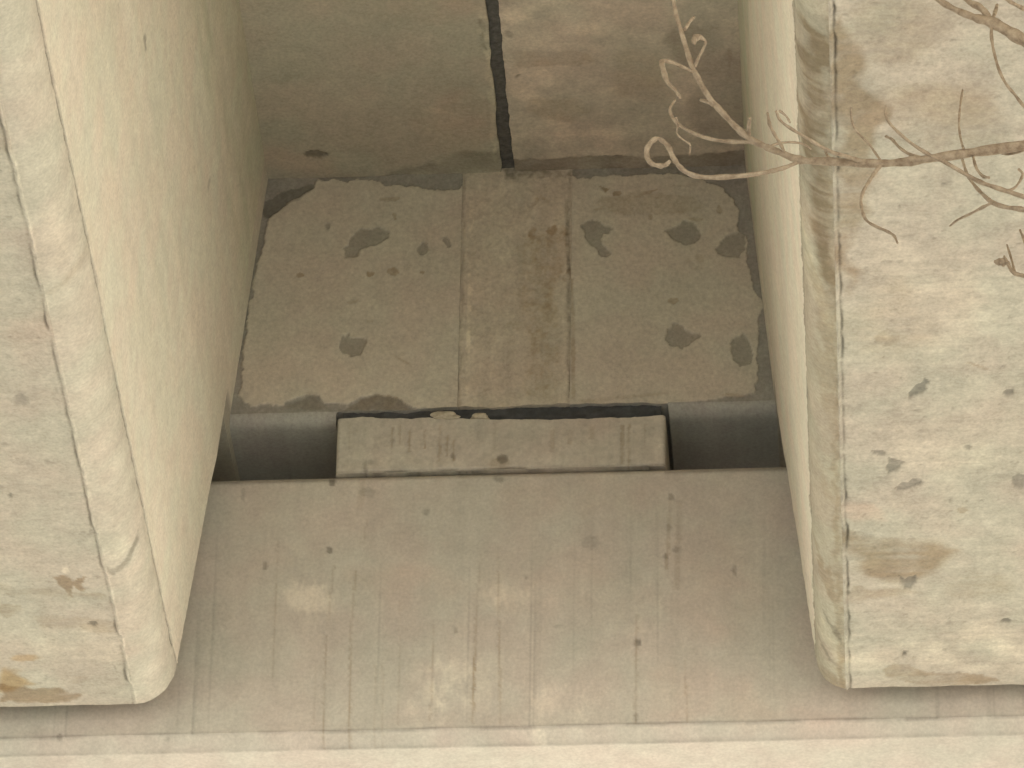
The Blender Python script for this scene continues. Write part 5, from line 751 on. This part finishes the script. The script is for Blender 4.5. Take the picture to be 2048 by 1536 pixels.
# ------------------------------------------------------------------ pier
def make_pier():
    t = empty('bridge_pier', (0, .5, -8.6), "concrete pier cap across the lower picture carrying a low rectangular block and streaked by drips", 'pier')
    C0 = np.array((.505, .482, .428))
    # cap front: top arris, face, bottom chamfer, soffit, as one profile swept along x
    prof = [(.95, .0), (.5, .0), (.12, .0), (.06, .0), (.0225, .0), (.011, -.0005), (.0, -.0135)]
    prof += [(0, zz) for zz in spaced(-.018, -.632, .0036)] + [(0, -.6365), (0, -.6385)]
    prof += [(.003+q*.026, -.6405-q*.026) for q in np.linspace(0, 1, 8)]
    prof += [(.0315+q, -.667) for q in np.concatenate([spaced(0, .25, .006), np.array([.4, .7, .9185])])]
    prof += [(.95, -.5), (.95, -.25)]
    prof = np.array(prof)
    seg = np.linalg.norm(np.diff(prof, axis=0), axis=1); S = np.concatenate([[0], np.cumsum(seg)])
    x = np.concatenate([np.array([-12, -2.4]), spaced(-1.25, 1.35, .0042), np.array([2.4, 12])])
    n, k = len(prof), len(x)
    X = np.repeat(x[None], n, 0); Y = np.repeat(prof[:, :1], k, 1); Z = np.repeat(prof[:, 1:], k, 1)
    face = (Y < .001) & (Z < -.014)
    big = fbm(X, Z, .35, .3, 400, 4); med = fbm(X, Z-Y, .07, .07, 401, 5); fine = fbm(X, Z-Y, .011, .011, 402, 3)
    drip = fbm(X, Z, .02, .5, 403, 4)
    T = np.ones((n, k, 3))*C0
    T *= (1+.04*big+.035*med+.025*fine+np.where(face, .03*drip, .02*med))[..., None]
    T *= 1+np.stack([.006*big+.012, -.004*big-.006, -.004*big+.012], -1)
    fd = np.clip(fbm(X, Z, .011, 1.6, 405, 3)-.55, 0, 1)*np.where(face, 1, 0)*sstep(.0, -.45, Z); T *= (1-.42*fd)[..., None]
    Mk = masks('cap', X, Z+0*Y)
    if 'light' in Mk: Mk['light'] = Mk['light']*np.clip(.45+1.3*fbm(X, Z, .03, .045, 407, 5)+.6*fbm(X, Z, .008, .03, 408, 3), 0, 1.1)
    keep = ((Y < .03)).astype(float)
    for kk in Mk: Mk[kk] = Mk[kk]*keep
    T = paint(T, Mk, med)
    T *= np.where(Z < -.639, 1.05, 1.0)[..., None]
    # hairline along the bottom arris and the chamfer's lower edge
    rag = np.clip(.75+.6*fbm(X, X*0, .08, .08, 410, 4), 0, 1)
    h1 = np.exp(-((Z+.6385+.0012*fbm(X, X*0, .1, .1, 411, 3))/.0026)**2)*(Y < .004)
    h2 = np.exp(-((Z+.6665)/.0035)**2)*(Y < .034)*(Y > .02)
    T *= (1-.40*h1*rag-.22*h2*rag)[..., None]
    h3 = np.exp(-((Z+.012)/.006)**2)*(Y < .02)*(abs(X) > .36)
    T *= (1-.30*h3)[..., None]
    d = .0008*big+.0004*med+.0003*fine-.0012*Mk.get('dark', 0)
    P = np.stack([X, Y-np.where(face, d, 0), Z+np.where((Z < -.66) & (Y > .02), -d, 0)], -1)
    sweep('pier_cap', P, T, M_CAP, t)
    # block standing on the seat
    u = spaced(-.362, .360, .0035); v = spaced(.0, .135, .0030)
    X, Z = np.meshgrid(u, v, indexing='ij')
    top = .1415-.017*sstep(-.36, .15, X)+.004*sstep(.2, .36, X)+.0035*fbm(X, X*0, .05, .05, 420, 4)*np.clip((.355-abs(X))/.03, 0, 1)
    Z = Z*top/.135+.0035
    Mk = masks('block', X, Z)
    big = fbm(X, Z, .25, .1, 430, 4); med = fbm(X, Z, .05, .03, 431, 5); fine = fbm(X, Z, .011, .011, 432, 3); drip = fbm(X, Z, .012, .2, 433, 4)
    T = np.ones(X.shape+(3,))*C0*.97
    T *= (1+.05*big+.05*med+.05*fine+.06*drip)[..., None]
    T *= 1+np.stack([.03*sstep(-.2, .3, X), -.02*sstep(-.2, .3, X), -.02*sstep(-.2, .3, X)], -1)
    T = paint(T, Mk, med)
    crk = np.exp(-((Z-.005-.003*fbm(X, X*0, .06, .06, 440, 4))/.0022)**2)*np.clip(.6+1.1*fbm(X, X*0, .12, .12, 441, 3), 0, 1)
    T *= (1-.55*crk)[..., None]
    d = .0035+.001*big+.0008*med+.0004*fine-.004*crk-.001*Mk.get('brown', 0)
    e_ = np.minimum(X+.362, .360-X); d = d-.006*np.clip(1-e_/.007, 0, 1)**2
    P = np.stack([X, -d, Z], -1)
    slab('bearing_block', P, T, (0, .43, 0), M_CAP, t, edge=(.36, .32, .25))
    u = spaced(-.352, .350, .004); v = spaced(.118, .168, .004)
    X, Z = np.meshgrid(u, v, indexing='ij')
    Y = .009+.004*fbm(X, Z, .03, .02, 450, 4)
    slab('filler_sheet', np.stack([X, Y, Z], -1), np.ones(X.shape+(3,))*np.array((.070, .074, .080))*(1+.25*fbm(X, Z, .02, .012, 451, 4))[..., None], (0, .38, 0), M_CAP, t, edge=(.06, .06, .06))
    # back wall that closes the seat, reaching up behind the end walls
    g = np.meshgrid(np.array([-12, 0, 12]), np.array([.004, .08, .1648]), indexing='ij')
    P = np.stack([g[0], g[0]*0+.47, g[1]], -1)
    slab('back_wall', P, np.ones(P.shape)*np.array((.30, .27, .22)), (0, .4, 0), M_CAP, t)
    for cx in (-9.5, -5.7, -1.9, 1.9, 5.7, 9.5):
        ring = np.linspace(0, 2*math.pi, 41)[:-1]; zz = np.array([-8.6, -6, -3, -.668])
        P = np.zeros((40, 4, 3)); P[..., 0] = cx+.42*np.cos(ring)[:, None]; P[..., 1] = .49+.42*np.sin(ring)[:, None]; P[..., 2] = zz[None]
        sweep('column', P, np.ones(P.shape)*C0, M_CAP, t)
make_pier()

# loose mortar lying in the slot above the block
def chip(loc, size, rz, label, seed):
    bm = bmesh.new(); bmesh.ops.create_icosphere(bm, subdivisions=3, radius=1.0)
    rnd = random.Random(seed)
    ph = [rnd.uniform(0, 6) for _ in range(6)]
    for v in bm.verts:
        c = v.co; k = 1+.16*math.sin(3*c.x+ph[0])+.12*math.sin(5*c.y+ph[1])+.12*math.sin(6*c.x-4*c.z+ph[2])
        v.co = Vector((c.x*size[0]*k, c.y*size[1]*k, max(c.z, -.6)*size[2]*k))
    me = bpy.data.meshes.new('mortar_chip'); bm.to_mesh(me); bm.free()
    for p_ in me.polygons: p_.use_smooth = False
    o = link('mortar_chip', me, M_CHIP); o.location = loc; o.rotation_euler = (0, .05, rz)
    tag(o, label, 'mortar chip', 'loose mortar in the slot above the block')
chip((-.125, -.001, .1435), (.034, .012, .0105), .03, "larger pale mortar flake lying in the dark slot on top of the block", 3)
chip((-.048, .002, .141), (.022, .010, .009), -.05, "smaller dull mortar flake in the slot, right of the larger pale flake", 8)

# ------------------------------------------------------------------ bare tree reaching in from the right
def catmull(pts, sub):
    P = np.array(pts); out = []
    Q = np.vstack([2*P[0]-P[1], P, 2*P[-1]-P[-2]])
    for i in range(1, len(Q)-2):
        for t in np.linspace(0, 1, sub, endpoint=False):
            a0, b0, c0, d0 = Q[i-1:i+3]
            out.append(.5*((2*b0)+(-a0+c0)*t+(2*a0-5*b0+4*c0-d0)*t*t+(-a0+3*b0-3*c0+d0)*t**3))
    out.append(P[-1]); return np.array(out)
def tube(name, pts, m, parent, sub=6, sides=8, seed=0):
    C = catmull(pts, sub); rnd = random.Random(seed)
    n = len(C); bm = bmesh.new(); rings = []
    up = Vector((.12, .95, .2)).normalized()
    for i in range(n):
        t = Vector(C[min(i+1, n-1), :3]-C[max(i-1, 0), :3]).normalized()
        s_ = t.cross(up)
        if s_.length < 1e-3: s_ = t.cross(Vector((1, 0, 0)))
        s_.normalize(); b_ = s_.cross(t).normalized()
        r = max(C[i, 3]*1.40, .001)*(1+.16*max(0, math.sin(i*.61+seed*1.7))**6)*(1+.10*math.sin(i*.9+seed)+rnd.uniform(-.07, .07))
        rings.append([bm.verts.new(Vector(C[i, :3])+(s_*math.cos(q)+b_*math.sin(q))*r) for q in [2*math.pi*k/sides for k in range(sides)]])
    for a_, b_ in zip(rings[:-1], rings[1:]):
        for k in range(sides):
            f = bm.faces.new((a_[k], a_[(k+1) % sides], b_[(k+1) % sides], b_[k])); f.smooth = True
    bm.faces.new(rings[0][::-1]); bm.faces.new(rings[-1])
    bmesh.ops.recalc_face_normals(bm, faces=bm.faces)
    me = bpy.data.meshes.new(name); bm.to_mesh(me); bm.free()
    return link(name, me, m, parent)
def make_tree():
    base = Vector((3.4, -4.6, -8.6))
    t = empty('bare_tree', base, "bare leafless tree reaching thin pale twigs in from the upper right", 'tree')
    tube('trunk', [(3.4, -4.6, -8.62, .085), (3.36, -4.62, -7.2, .072), (3.28, -4.66, -5.6, .060), (3.1, -4.72, -4.2, .047), (2.9, -4.75, -3.2, .036), (2.78, -4.72, -2.4, .026), (2.7, -4.65, -1.6, .014)], M_BARK, t, 5, 12, 1)
    hosts = [(2.92, -4.74, -3.3), (2.96, -4.75, -3.4), (2.98, -4.74, -3.5), (2.82, -4.73, -2.7), (3.02, -4.73, -3.8)]
    roots = []
    for k, (name, par, pts) in enumerate(TWIGS):
        if par is None:
            h = Vector(hosts[len(roots)]); q = Vector(pts[0][:3]); dq = (q-Vector(pts[1][:3])).normalized()
            c = q+dq*.7; rq = pts[0][3]; ext = []
            for t_ in np.linspace(0, .93, 14):                      # the limb from the trunk to the picture's edge
                p_ = h*(1-t_)**2+c*2*t_*(1-t_)+q*t_*t_
                ext.append((*p_, rq*(1+.9*(1-t_))))
            roots.append(tube(name, ext+pts, M_BARK, t, 6, 9, k))
        else:
            tw = tube(name, pts, M_BARK, None, 6, 7, k)
            tw.parent = roots[par]
make_tree()
